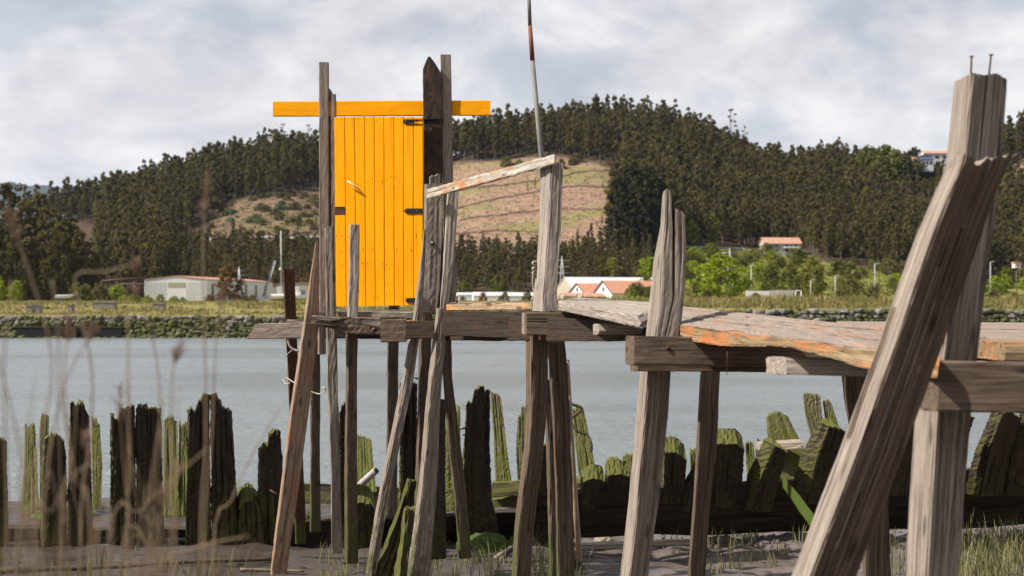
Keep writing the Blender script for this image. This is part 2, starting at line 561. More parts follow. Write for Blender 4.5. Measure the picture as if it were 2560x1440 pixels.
    # caps as grids
    for end in (0, 1):
        row = 0 if end == 0 else nr - 1
        base = row * npz
        idx = {}
        for k, ij in enumerate(pij):
            idx[ij] = base + k
        for j in range(1, ks):
            for i in range(1, kf):
                uu, vv = UU[i], VV[j]
                p = ((1 - vv) * np.array(verts[idx[(i, 0)]]) + vv * np.array(verts[idx[(i, ks)]]))
                p = p + ax * rs.randn() * rough * 1.5
                idx[(i, j)] = len(verts)
                verts.append(p.tolist())
                gcl.append([(uu - 0.5) * wA + so_[0], (vv - 0.5) * tA + so_[1], s[row] + so_[2]])
        for j in range(ks):
            for i in range(kf):
                f4 = (idx[(i, j)], idx[(i + 1, j)], idx[(i + 1, j + 1)], idx[(i, j + 1)])
                faces.append(f4 if end == 1 else f4[::-1])
    org = Vector(cen[0])
    o = mesh(name, verts, faces, mat, parent, False, org, {'gc': ('FLOAT_VECTOR', gcl)})
    bm = bmesh.new()
    bm.from_mesh(o.data)
    bmesh.ops.recalc_face_normals(bm, faces=bm.faces)
    bm.to_mesh(o.data)
    bm.free()
    return o


def plin(pl, y):
    ys = [p[1] for p in pl]
    xs = [p[0] for p in pl]
    return float(np.interp(y, ys, xs))


def post(name, parent, Lp, Rp, d, mat, t=0.2, lf=0.0, sl=0.42, prof=None, slope=0.0, **kw):
    """Upright timber from its two silhouette edges in the photo: Lp, Rp = [(x,y)...] from top to bottom."""
    dt, db = d if isinstance(d, tuple) else (d, d)
    y0, y1 = min(Lp[0][1], Rp[0][1]), max(Lp[-1][1], Rp[-1][1])
    ys = sorted(set([p[1] for p in Lp] + [p[1] for p in Rp] + list(np.linspace(y0, y1, 9))), reverse=True)
    rows = []
    for y in ys:
        f = (y - y0) / (y1 - y0 + 1e-9)
        dd = dt + (db - dt) * f
        lfy = lf[0] + (lf[1] - lf[0]) * f if isinstance(lf, tuple) else lf
        xl, xr = plin(Lp, y), plin(Rp, y)
        z = ZC - (y - HY) * dd / F
        xa = xl + lfy * (xr - xl)
        A = Vector(((xa - 1280) * dd / F, dd, z))
        wf = (xr - xa) * dd / F
        dB = dd + wf * sl
        B = Vector(((xr - 1280) * dB / F, dB, z))
        D = Vector(((xl - 1280) * (dd + t) / F, dd + t, z)) if lfy > 0 else Vector((A.x - sl * t, dd + t, z))
        rows.append((A, B, B + D - A, D))
    top = None
    if prof:
        xl, xr = plin(Lp, y0), plin(Rp, y0)
        lf0 = lf[0] if isinstance(lf, tuple) else lf
        px_ = [p[0] for p in prof]
        py_ = [p[1] for p in prof]

        def top(u, v):
            x = xl + (lf0 + (1 - lf0) * u) * (xr - xl)
            x -= v * lf0 * (xr - xl) * (1 - u)
            return (y0 - float(np.interp(x, px_, py_))) * dt / F + slope * (v - 0.1)
    return loft(name, parent, rows, MATS[mat], top=top, **kw)


def beam(name, parent, a, b, t, mat, back=(0, 1, 0), mid=None, **kw):
    """Lying timber: a, b = (x, y_top, y_bottom, d) at its two ends; back = direction of its depth."""
    bv = Vector(back).normalized() * t
    rows = []
    pts = [a] + (mid or []) + [b]
    for (x, yt, yb, d) in pts:
        A, B = P(x, yb, d), P(x, yt, d)
        rows.append((A, B, B + bv, A + bv))
    return loft(name, parent, rows, MATS[mat], **kw)


def plank(name, parent, f0, f1, b0, b1, th, mat, **kw):
    """Deck plank: f0,f1 front edge ends, b0,b1 back edge ends (top surface), thickness th."""
    dn = Vector((0, 0, -th))
    rows = [(f0 + dn, f0, b0, b0 + dn), (f1 + dn, f1, b1, b1 + dn)]
    return loft(name, parent, rows, MATS[mat], **kw)


def tube(name, parent, pts, r, mat, n=7, r1=None, origin=None, sub=1, cap=True):
    pts = [Vector(p) for p in pts]
    if sub > 1 and len(pts) > 2:
        q = []
        for i in range(len(pts) - 1):
            p0, p1, p2, p3 = pts[max(i - 1, 0)], pts[i], pts[i + 1], pts[min(i + 2, len(pts) - 1)]
            for k in range(sub):
                f = k / sub
                q.append(0.5 * ((2 * p1) + (p2 - p0) * f + (2 * p0 - 5 * p1 + 4 * p2 - p3) * f * f + (3 * p1 - p0 - 3 * p2 + p3) * f ** 3))
        q.append(pts[-1])
        pts = q
    verts, faces = [], []
    m = len(pts)
    for i, p in enumerate(pts):
        tdir = (pts[min(i + 1, m - 1)] - pts[max(i - 1, 0)]).normalized()
        a = tdir.orthogonal().normalized() if i == 0 else (a - tdir * a.dot(tdir)).normalized()
        bq = tdir.cross(a)
        rr = r + ((r1 if r1 is not None else r) - r) * i / max(1, m - 1)
        for k in range(n):
            an = 2 * math.pi * k / n
            verts.append(tuple(p + (a * math.cos(an) + bq * math.sin(an)) * rr))
    for i in range(m - 1):
        for k in range(n):
            k2 = (k + 1) % n
            faces.append((i * n + k, i * n + k2, (i + 1) * n + k2, (i + 1) * n + k))
    if cap:
        faces.append(tuple(range(n))[::-1])
        faces.append(tuple((m - 1) * n + k for k in range(n)))
    return mesh(name, verts, faces, MATS[mat] if isinstance(mat, str) else mat, parent, True, origin if origin is not None else pts[0])


def boxmesh(name, parent, c, sx, sy, sz, mat, rz=0.0, origin=None):
    """box with base centre c"""
    cs, sn = math.cos(rz), math.sin(rz)
    V = []
    for z in (0, sz):
        for (x, y) in ((-sx / 2, -sy / 2), (sx / 2, -sy / 2), (sx / 2, sy / 2), (-sx / 2, sy / 2)):
            V.append((c[0] + x * cs - y * sn, c[1] + x * sn + y * cs, c[2] + z))
    Fc = [(3, 2, 1, 0), (4, 5, 6, 7), (0, 1, 5, 4), (1, 2, 6, 5), (2, 3, 7, 6), (3, 0, 4, 7)]
    return mesh(name, V, Fc, MATS[mat], parent, False, origin if origin is not None else c)


# ------------------------------------------------------------------ terrain
SKY_PTS = [(-700, 560), (-300, 520), (0, 492), (100, 482), (200, 456), (300, 436), (400, 402), (500, 374), (600, 342), (700, 316), (800, 325), (900, 345), (1000, 345),
           (1130, 318), (1200, 294), (1300, 286), (1400, 270), (1500, 257), (1600, 263), (1680, 268), (1750, 292), (1850, 332), (1900, 353), (1960, 362),
           (2050, 352), (2100, 357), (2200, 378), (2300, 398), (2400, 385), (2480, 335), (2560, 285), (2700, 240), (3200, 200)]
SKX = np.array([p[0] for p in SKY_PTS], float)
SKY_ = np.array([p[1] for p in SKY_PTS], float)
Z_FIELD = ZC - 0.72
D_BASE, D_RIDGE = 430.0, 740.0
TREE_H = 18.0


def hnoise(X, Y):
    return (np.sin(X * 0.021 + 1.3) * np.cos(Y * 0.017 + 0.4) * 2.2 + np.sin(X * 0.053 + Y * 0.031) * 1.0 + np.sin(X * 0.11 - Y * 0.083 + 2.0) * 0.35)


def ground_z(X, Y):
    X, Y = np.asarray(X, float), np.asarray(Y, float)
    px = X / np.maximum(Y, 1) * F + 1280
    sky_y = np.interp(px, SKX, SKY_)
    zr = ZC + (HY - sky_y) * D_RIDGE / F - TREE_H * 0.92
    t = np.clip((Y - D_BASE) / (D_RIDGE - D_BASE), 0, None)
    ramp_ = np.where(t < 1, 0.45 * t ** 1.7 + 0.55 * t, 1 - 0.0 * t)
    ramp_ = np.where(t >= 1, np.clip(1 - 0.55 * (t - 1) ** 1.15, 0.2, 1), ramp_)
    amp = ssmooth(0.02, 0.3, t)
    edge_ = 0.48 * ssmooth(135, 104, Y) * ssmooth(1250, 750, px)
    return Z_FIELD - edge_ + (zr - Z_FIELD) * ramp_ + hnoise(X, Y) * amp + 0.12 * np.sin(X * 0.4) * np.sin(Y * 0.3)


def ground_hit(px, py, ymin=108.0):
    Y = np.concatenate([np.linspace(ymin, 430, 200), np.linspace(430.5, 800, 900)])
    X = (px - 1280) * Y / F
    zray = ZC - (py - HY) * Y / F
    g = ground_z(X, Y)
    k = np.nonzero(g >= zray)[0]
    i = k[0] if len(k) else len(Y) - 1
    return Vector((X[i], Y[i], g[i]))


def inpoly(poly, x, y):
    x, y = np.asarray(x, float), np.asarray(y, float)
    c = np.zeros(x.shape, bool)
    j = len(poly) - 1
    for i in range(len(poly)):
        xi, yi = poly[i]
        xj, yj = poly[j]
        hit = ((yi > y) != (yj > y)) & (x < (xj - xi) * (y - yi) / (yj - yi + 1e-12) + xi)
        c ^= hit
        j = i
    return c


CLEAR_A = [(540, 515), (600, 500), (680, 492), (800, 470), (900, 460), (960, 600), (900, 640), (800, 640), (640, 630), (520, 625), (450, 610), (490, 570), (540, 545)]
CLEAR_B = [(1100, 412), (1250, 402), (1340, 392), (1400, 392), (1480, 408), (1560, 428), (1545, 470), (1525, 520), (1535, 560), (1600, 600), (1600, 632), (1400, 650), (1130, 655), (1000, 645), (980, 520)]
GREEN_C = [(1640, 660), (1690, 618), (1900, 622), (1990, 626), (2060, 655), (2340, 700), (2340, 760), (1640, 760)]
GREEN_D = [(2440, 705), (2700, 690), (2700, 760), (2440, 760)]
CLEAR_E = [(2515, 420), (2600, 400), (2600, 500), (2530, 500)]
CLEAR_F = [(1690, 455), (1735, 460), (1735, 490), (1690, 488)]


def zone(X, Y):
    """1 clearing, 2 meadow, 0 forest floor, 3 flat field"""
    X, Y = np.asarray(X, float), np.asarray(Y, float)
    g = ground_z(X, Y)
    px = X / Y * F + 1280
    py = HY - (g - ZC) / Y * F
    z = np.zeros(X.shape, int)
    for p in (CLEAR_A, CLEAR_B, CLEAR_E, CLEAR_F):
        z[inpoly(p, px, py)] = 1
    for p in (GREEN_C, GREEN_D):
        z[inpoly(p, px, py)] = 2
    z[Y < D_BASE + 4] = 3
    z[Y > 860] = 0
    return z


def build_land():
    cols = np.arange(-760, 3330, 9.0)
    rows = np.concatenate([[103.62, 103.66], np.linspace(104.4, 200, 22), np.linspace(206, 428, 34), np.linspace(432, 760, 120), np.linspace(770, 1600, 24)])
    PX, YY = np.meshgrid(cols, rows)
    XX = (PX - 1280) * YY / F
    ZZ = ground_z(XX, YY)
    ZZ[0] -= 2.2          # earth face behind the stones
    zo = zone(XX, YY)
    cl = (zo == 1).astype(float)
    gr = (zo == 2).astype(float)
    fi = (zo == 3).astype(float)

    def blur(a):
        for _ in range(2):
            b = a.copy()
            b[1:-1, 1:-1] = (a[1:-1, 1:-1] * 2 + a[:-2, 1:-1] + a[2:, 1:-1] + a[1:-1, :-2] + a[1:-1, 2:]) / 6
            a = b
        return a
    PYs = HY - (ZZ - ZC) / YY * F
    cl[inpoly(CLEAR_A, PX, PYs)] *= 0.6
    cl, gr, fi = blur(cl), blur(gr), blur(fi)
    nc, nrw = len(cols), len(rows)
    V = np.stack([XX, YY, ZZ], -1).reshape(-1, 3)
    Fc = [(r * nc + c, r * nc + c + 1, (r + 1) * nc + c + 1, (r + 1) * nc + c) for r in range(nrw - 1) for c in range(nc - 1)]
    m, t, b = newmat('land')
    ac, ag, af = (N(t, 'ShaderNodeAttribute', attribute_name=k) for k in ('clearing', 'meadow', 'field'))
    ge = N(t, 'ShaderNodeNewGeometry')
    p = ge.outputs['Position']
    n_a = nz(t, p, 0.05, 6, 0.65)
    n_b = nz(t, p, 0.35, 6, 0.7)
    n_c = nz(t, mapv(t, p, (0.02, 0.045, 0.045)), 1, 5, 0.6)
    floor_ = rmp(t, n_b, [(0.3, (0.045, 0.032, 0.022)), (0.7, (0.105, 0.072, 0.048))])
    soil = rmp(t, n_b, [(0.3, (0.15, 0.093, 0.063)), (0.5, (0.265, 0.175, 0.122)), (0.7, (0.34, 0.24, 0.172))])
    soil = mixc(t, rmp(t, n_c, [(0.50, 0.0), (0.62, 0.75)]), soil, (0.18, 0.175, 0.06))
    mead = rmp(t, n_b, [(0.3, (0.12, 0.13, 0.028)), (0.55, (0.20, 0.20, 0.05)), (0.75, (0.26, 0.20, 0.10))])
    fld = rmp(t, n_b, [(0.3, (0.13, 0.12, 0.035)), (0.55, (0.23, 0.20, 0.07)), (0.75, (0.30, 0.22, 0.11))])
    c = mixc(t, ac.outputs['Fac'], floor_, soil)
    c = mixc(t, ag.outputs['Fac'], c, mead)
    c = mixc(t, af.outputs['Fac'], c, fld)
    t.links.new(c, b.inputs['Base Color'])
    b.inputs['Roughness'].default_value = 0.95
    b.inputs['Specular IOR Level'].default_value = 0.1
    bump(t, b, math_(t, 'ADD', n_a, n_b), 0.8, 0.8)
    o = mesh('terrain', V, Fc, m, None, True, None, {'clearing': ('FLOAT', cl.ravel()), 'meadow': ('FLOAT', gr.ravel()), 'field': ('FLOAT', fi.ravel())})
    tag(o, kind='structure', label='far river bank with flat field and wooded hillside')


build_land()


def ribbon(name, pxs, width, rise, mat, lift=0.05, n=40, label=None):
    xs = np.linspace(pxs[0][0], pxs[-1][0], n)
    ys = np.interp(xs, [p[0] for p in pxs], [p[1] for p in pxs])
    V, Fc = [], []
    rs = np.random.RandomState(int(pxs[0][0]))
    for i, (x, y) in enumerate(zip(xs, ys)):
        h = ground_hit(x, y + rs.randn() * 0.8)
        dirv = Vector((h.x, h.y, 0)).normalized()
        w = width * (0.7 + 0.6 * rs.rand())
        r = rise * (0.6 + 0.8 * rs.rand())
        a = h - dirv * w
        a.z = float(ground_z(a.x, a.y)) - 0.1
        bq = h - dirv * (w * 0.72)
        bq.z = float(ground_z(bq.x, bq.y)) + lift + r
        cq = h + dirv * (w * 0.2)
        cq.z = float(ground_z(cq.x, cq.y)) + lift + r * 0.9
        dq = h + dirv * w
        dq.z = float(ground_z(dq.x, dq.y)) - 0.1
        V += [a, bq, cq, dq]
    for i in range(n - 1):
        for k in range(3):
            Fc.append((i * 4 + k, (i + 1) * 4 + k, (i + 1) * 4 + k + 1, i * 4 + k + 1))
    o = mesh(name, V, Fc, MATS[mat], None, True)
    tag(o, label, kind='structure')


for pl in ([(1150, 476), (1239, 465), (1347, 452), (1411, 439), (1461, 429), (1555, 424)],
           [(1144, 522), (1239, 498), (1347, 480), (1411, 469), (1461, 466), (1545, 470)],
           [(1150, 552), (1175, 547), (1317, 530), (1408, 523), (1525, 524)],
           [(1140, 585), (1250, 578), (1330, 580), (1400, 588)],
           [(560, 560), (680, 548), (800, 535), (900, 530)], [(700, 590), (800, 578), (900, 572)]):
    ribbon('terrace_bank', pl, 1.1, 0.55, 'terrace_soil', label='dark earth terrace bank across the bare hillside')
ribbon('road', [(470, 600), (560, 595), (640, 593), (800, 591), (900, 591)], 2.6, 0.1, 'road_asphalt', label='pale road crossing the left hillside')
ribbon('road', [(1680, 616), (1780, 618), (1900, 623)], 2.6, 0.1, 'road_asphalt', label='pale road below the dark wood')

# far blue hill
rsh = np.random.RandomState(5)
V, Fc = [], []
xs = np.linspace(-1400, 1700, 260)
yt = np.interp(xs, [-1400, -600, -200, 0, 100, 190, 320, 520, 900, 1700], [470, 440, 448, 455, 463, 474, 490, 520, 600, 700]) + np.convolve(rsh.randn(260), np.ones(3) / 3, 'same') * 1.6
for k, dd in enumerate((5300, 5600, 6000, 6400, 6800)):
    for x, y in zip(xs, yt):
        f = (0.0, 0.25, 0.52, 0.8, 1.0)[k]
        zz = -2 + (ZC + (HY - y) * 6800 / F + 2) * f
        V.append(((x - 1280) * 6800 / F * (0.85 + 0.15 * f) + rsh.randn() * 2, dd, zz + rsh.randn() * 4 * (k > 0)))
n = len(xs)
Fc = [(r * n + c, r * n + c + 1, (r + 1) * n + c + 1, (r + 1) * n + c) for r in range(4) for c in range(n - 1)]
simple('far_wood', (0.035, 0.045, 0.03), 0.95, 0, 0.6, 0.012, bumps=0.8, bd=12)
tag(mesh('distant_hill', V, Fc, MATS['far_wood'], None, True), 'far wooded hill turned blue by the air', kind='structure')

# ------------------------------------------------------------------ river and mud
m, t, b = newmat('river')
ge = N(t, 'ShaderNodeNewGeometry')
w1 = nz(t, mapv(t, ge.outputs['Position'], (1.6, 3.4, 1)), 1.0, 5, 0.6, 0.4)
w2 = nz(t, mapv(t, ge.outputs['Position'], (0.10, 0.25, 1)), 1.0, 3, 0.5)
b.inputs['Base Color'].default_value = (0.195, 0.222, 0.234, 1)
b.inputs['Roughness'].default_value = 0.28
b.inputs['IOR'].default_value = 1.33
w3 = nz(t, mapv(t, ge.outputs['Position'], (5.0, 12.0, 1)), 1.0, 4, 0.6, 0.3)
bump(t, b, math_(t, 'ADD', math_(t, 'ADD', w1, math_(t, 'MULTIPLY', w3, 0.45)), math_(t, 'MULTIPLY', w2, 0.7)), 0.95, 0.2)
wp = nz(t, mapv(t, ge.outputs['Position'], (0.035, 0.11, 1)), 1.0, 4, 0.6, 0.5)
t.links.new(rmp(t, wp, [(0.38, 0.17), (0.62, 0.36)]), b.inputs['Roughness'])
MATS['river'] = m
tag(mesh('river', [(-4000, 14, 0), (4000, 14, 0), (4000, 104.2, 0), (-4000, 104.2, 0)], [(0, 1, 2, 3)], m), 'grey rippled river', kind='structure')


def mud_z(X, Y):
    X, Y = np.asarray(X, float), np.asarray(Y, float)
    base = np.interp(Y, [-60, 0, 4, 8, 10, 12, 14, 16, 18, 19.5, 21, 30, 60, 104.5], [1.35, 1.3, 1.15, 0.62, 0.40, 0.27, 0.22, 0.15, 0.07, 0.03, -0.03, -0.5, -1.2, -1.5])
    wv = 0.035 * np.sin(X * 1.7 + Y * 0.9) + 0.03 * np.sin(X * 0.8 - Y * 1.9 + 1) + 0.02 * np.sin(X * 4.1 + Y * 3.3)
    # heaped silt against the wreck, right of the leaning prop
    heap = 0.10 * np.exp(-((Y - 15.6) / 0.7) ** 2) * ssmooth(1.4, 2.6, X)
    return base + wv * ssmooth(24, 12, Y) * 0.8 + heap


def mud_at(px, py):
    Y = np.linspace(9, 24, 900)
    X = (px - 1280) * Y / F
    zray = ZC - (py - HY) * Y / F
    g = mud_z(X, Y)
    k = np.nonzero(g >= zray)[0]
    i = k[0] if len(k) else len(Y) - 1
    return Vector((X[i], Y[i], g[i]))


xs = np.concatenate([[-4000, -1500], np.linspace(-420, -12, 24), np.linspace(-11.5, -6.2, 14), np.linspace(-6.1, 7.5, 260), np.linspace(7.7, 12, 12), np.linspace(13, 420, 24), [1500, 4000]])
ys = np.concatenate([np.linspace(-60, 8, 24), np.linspace(8.3, 12.6, 14), np.linspace(12.7, 21, 150), np.linspace(21.5, 104.6, 22)])
XX, YY = np.meshgrid(xs, ys)
ZZ = mud_z(XX, YY)
rsm = np.random.RandomState(11)
lump = np.zeros_like(ZZ)
for i in range(ZZ.shape[0]):
    for j in range(ZZ.shape[1]):
        x, y = XX[i, j], YY[i, j]
        if abs(x) < 9 and 12 < y < 21:
            lump[i, j] = mnoise.fractal(Vector((x * 2.6, y * 3.2, 0)), 1.0, 2.0, 4) * (0.04 + 0.07 * math.exp(-((y - 15.7) / 0.75) ** 2) * float(ssmooth(0.8, 2.4, x)))
ZZ = ZZ + lump
nc = len(xs)
Fc = [(r * nc + c, r * nc + c + 1, (r + 1) * nc + c + 1, (r + 1) * nc + c) for r in range(len(ys) - 1) for c in range(nc - 1)]
m, t, b = newmat('mud')
ge = N(t, 'ShaderNodeNewGeometry')
p = ge.outputs['Position']
a_ = nz(t, p, 1.6, 6, 0.65)
b_ = nz(t, p, 14, 6, 0.7)
wet = nz(t, p, 0.9, 4, 0.6)
c = rmp(t, b_, [(0.3, (0.075, 0.059, 0.052)), (0.7, (0.18, 0.15, 0.138))])
c = mixc(t, rmp(t, a_, [(0.4, 0.0), (0.7, 0.7)]), c, (0.14, 0.117, 0.112))
c = mixc(t, rmp(t, nz(t, p, 38, 3, 0.6), [(0.62, 0.0), (0.68, 0.7)]), c, (0.05, 0.04, 0.03))
sxm = N(t, 'ShaderNodeSeparateXYZ')
t.links.new(p, sxm.inputs[0])
wx = math_(t, 'ADD', math_(t, 'MULTIPLY', sxm.outputs['X'], 0.22), math_(t, 'MULTIPLY', wet, 1.3))
c = mixc(t, rmp(t, wx, [(0.62, 0.85), (0.95, 0.0)]), c, (0.044, 0.033, 0.026))  # darker towards the left: wet mud, plus shade put into the colour
t.links.new(c, b.inputs['Base Color'])
t.links.new(rmp(t, wet, [(0.42, 0.28), (0.6, 0.75)]), b.inputs['Roughness'])
bump(t, b, math_(t, 'ADD', math_(t, 'MULTIPLY', b_, 0.5), a_), 0.6, 0.03)
MATS['mud'] = m
tag(mesh('mud_flat', np.stack([XX, YY, ZZ], -1).reshape(-1, 3), Fc, m, None, True), 'dark wet tidal mud', kind='structure')

m, t, b = newmat('puddle_water')
b.inputs['Base Color'].default_value = (0.03, 0.03, 0.03, 1)
b.inputs['Roughness'].default_value = 0.05
MATS['puddle_water'] = m


def puddle(px0, px1, py0, py1, seed):
    c0 = mud_at((px0 + px1) / 2, (py0 + py1) / 2)
    hw, hd = (px1 - px0) / 2 * c0.y / F, (mud_at((px0 + px1) / 2, py0).y - mud_at((px0 + px1) / 2, py1).y) / 2
    rs = np.random.RandomState(seed)
    V = [(c0.x, c0.y, c0.z + 0.03)]
    for k in range(28):
        an = 2 * math.pi * k / 28
        rr = 0.8 + 0.35 * rs.rand()
        V.append((c0.x + math.cos(an) * hw * rr, c0.y + math.sin(an) * hd * rr, c0.z + 0.03))
    tag(mesh('puddle', V, [(0, 1 + k, 1 + (k + 1) % 28) for k in range(28)], MATS['puddle_water']), 'still puddle on the mud between the wreck ribs', kind='structure')


puddle(225, 480, 1333, 1388, 1)

# unseen rising ground added behind the viewer to block low sky
xs = np.linspace(-1500, 1500, 60)
ys = np.array([-58.0, -90, -130, -180, -240, -320, -420, -600])
XX, YY = np.meshgrid(xs, ys)
ZZ = np.interp(-YY, [58, 90, 130, 180, 240, 320, 420, 600], [1.32, 4, 12, 26, 42, 60, 74, 80]) + 3 * np.sin(XX * 0.013) * ssmooth(60, 160, -YY)
simple('sky_block_grass', (0.075, 0.085, 0.03), 0.95, 0, 0.5, 0.06, bumps=0.6, bd=2.0)
nc = len(xs)
Fc = [(r * nc + c, (r + 1) * nc + c, (r + 1) * nc + c + 1, r * nc + c + 1) for r in range(len(ys) - 1) for c in range(nc - 1)]
tag(mesh('sky_block_slope', np.stack([XX, YY, ZZ], -1).reshape(-1, 3), Fc, MATS['sky_block_grass'], None, True), 'unseen grassy slope added to block low sky', kind='structure')

# ------------------------------------------------------------------ stone river wall
def stone_mesh(seed):
    rs = np.random.RandomState(seed)
    bm = bmesh.new()
    bmesh.ops.create_icosphere(bm, subdivisions=2 if seed % 2 else 1, radius=0.5)
    for v in bm.verts:
        q = v.co
        sup = 1.0 / (abs(q.x * 2) ** 4.5 + abs(q.y * 2) ** 4.5 + abs(q.z * 2) ** 4.5) ** (1 / 4.5)
        v.co = q * sup * (0.82 + 0.36 * rs.rand())
    me = bpy.data.meshes.new('stone')
    bm.to_mesh(me)
    bm.free()
    return me


def wall_mat(name, c1, c2, moss):
    m, t, b = newmat(name)
    oi = N(t, 'ShaderNodeObjectInfo')
    ge = N(t, 'ShaderNodeNewGeometry')
    v = nz(t, ge.outputs['Position'], 4.0, 5, 0.65)
    c = mixc(t, oi.outputs['Random'], c1, c2)
    c = mixc(t, rmp(t, v, [(0.35, 0.5), (0.6, 0.0)]), c, tuple(x * 0.45 for x in c1))
    if moss:
        v2 = nz(t, ge.outputs['Position'], 1.1, 5, 0.65)
        c = mixc(t, rmp(t, v2, [(0.5 - 0.25 * moss, 0.0), (0.62 - 0.2 * moss, 0.95)]), c, (0.075, 0.08, 0.02))
    t.links.new(c, b.inputs['Base Color'])
    b.inputs['Roughness'].default_value = 0.9
    bump(t, b, v, 0.6, 0.05)
    MATS[name] = m


wall_mat('stone_light', (0.16, 0.14, 0.12), (0.34, 0.30, 0.27), 0.3)
wall_mat('stone_moss', (0.11, 0.10, 0.06), (0.20, 0.175, 0.115), 0.8)
simple('wall_core_dark', (0.09, 0.085, 0.04), 0.95, 0, 0.5, 1.0)
SM = [stone_mesh(i) for i in range(10)]
for me in SM:
    me.materials.append(MATS['stone_light'])
YW = 103.0
wall = thing('river_wall', 'long dry stone river wall with pale top stones and mossy foot', 'wall', (0, YW, 0))
boxmesh('wall_core', wall, (0, YW + 0.85, -1.2), 150, 0.9, 1.2 + Z_FIELD - 0.75, 'wall_core_dark')
rsw = np.random.RandomState(3)
stones = []
row_h = [0.34, 0.34, 0.32, 0.32, 0.32, 0.32, 0.34]
z = -0.15
XL, XR = (-260 - 1280) * YW / F, (2820 - 1280) * YW / F
CULV = ((40 - 1280) * YW / F, (305 - 1280) * YW / F)
for r, hh in enumerate(row_h):
    x = XL + rsw.rand() * 0.5
    while x < XR:
        w = 0.3 + 0.6 * rsw.rand() ** 1.6
        cx = x + w / 2
        if not (CULV[0] < cx < CULV[1] and 0.0 <= z < 0.9):
            stones.append((cx, YW + 0.36 + 0.05 * (r - 2) + rsw.randn() * 0.05, z + hh / 2 + rsw.randn() * 0.05 + (0.05 * rsw.rand() if r == 6 else 0), w * 1.13, 0.6, hh * (1.14 + 0.12 * rsw.randn()), r))
        x += w
    z += hh * 0.94
stones = [(a_, b_, (c_ + 0.15) * (1 - 0.235 * float(ssmooth(1250, 750, a_ / YW * F + 1280))) - 0.15, d_, e_, f_, g_) for (a_, b_, c_, d_, e_, f_, g_) in stones]
vis = []
for s_ in stones:
    px = s_[0] / s_[1] * F + 1280
    ok = (-10 < px < 715 or 1660 < px < 2210 or 2440 < px < 2570) and s_[6] >= 3
    vis.append((not ok, -s_[3] * s_[5], s_))
vis.sort(key=lambda q: (q[0], q[1]))
rest_v, rest_f = [], []
for k, (_, _, (cx, cyy, cz, w, dpt, hh, r)) in enumerate(vis):
    me = SM[k % 10]
    rot = rsw.choice([0, math.pi]) + rsw.randn() * 0.12
    if k < 300:
        o = bpy.data.objects.new('stone', me)
        COL.objects.link(o)
        o.parent = wall
        o.location = (cx, cyy - YW, cz)
        o.scale = (w, dpt, hh)
        o.rotation_euler = (rsw.randn() * 0.1, rsw.randn() * 0.12, rot)
        if not (r >= 6 or (r == 5 and rsw.rand() < 0.75) or rsw.rand() < 0.12):
            o.material_slots[0].link = 'OBJECT'
            o.material_slots[0].material = MATS['stone_moss']
    else:
        off = len(rest_v)
        cs, sn = math.cos(rot), math.sin(rot)
        for v in me.vertices:
            xx, yy, zz = v.co.x * w, v.co.y * dpt, v.co.z * hh
            rest_v.append((cx + xx * cs - yy * sn, cyy + xx * sn + yy * cs, cz + zz))
        rest_f += [tuple(off + i for i in p_.vertices) for p_ in me.polygons]
o = mesh('stones', rest_v, rest_f, MATS['stone_moss'], wall, False, (0, YW, 0))
o['kind'] = 'stuff'
cul = thing('culvert', 'long low dark opening at the foot of the stone wall', 'culvert', (CULV[0], YW, 0))
cw = CULV[1] - CULV[0]
cxm = (CULV[0] + CULV[1]) / 2
boxmesh('opening', cul, (cxm, YW + 0.18, -0.3), cw, 0.4, 1.05, 'void_dark')
boxmesh('lintel', cul, (cxm, YW + 0.2, 0.752), cw + 0.5, 0.5, 0.06, 'wall_core_dark')
boxmesh('pier', cul, (cxm + 0.2, YW - 0.06, -0.3), 0.7, 0.3, 1.03, 'wall_core_dark')

# ------------------------------------------------------------------ trees
def leaf_cloud(rs, centers, radii, per, ls, tintspread=0.6, squash=1.0):
    V, Fc, T = [], [], []
    for c_, r_ in zip(centers, radii):
        ti = rs.rand() * tintspread
        for _ in range(per):
            d_ = rs.randn(3)
            d_ /= np.linalg.norm(d_) + 1e-9
            q = np.array(c_) + d_ * r_ * (0.45 + 0.6 * rs.rand()) * np.array([1, 1, squash])
            n_ = rs.randn(3) + d_ * 1.2 + np.array([0, 0, 0.5])
            n_ /= np.linalg.norm(n_)
            a = np.cross(n_, rs.randn(3))
            a /= np.linalg.norm(a) + 1e-9
            b2 = np.cross(n_, a)
            s1, s2 = ls * (0.6 + 0.8 * rs.rand()), ls * (0.4 + 0.5 * rs.rand())
            k = len(V)
            V += [q - a * s1, q + b2 * s2 * 0.8, q + a * s1, q - b2 * s2]
            Fc.append((k, k + 1, k + 2, k + 3))
            T += [np.clip(ti + rs.randn() * 0.15, 0, 1)] * 4
    return V, Fc, T


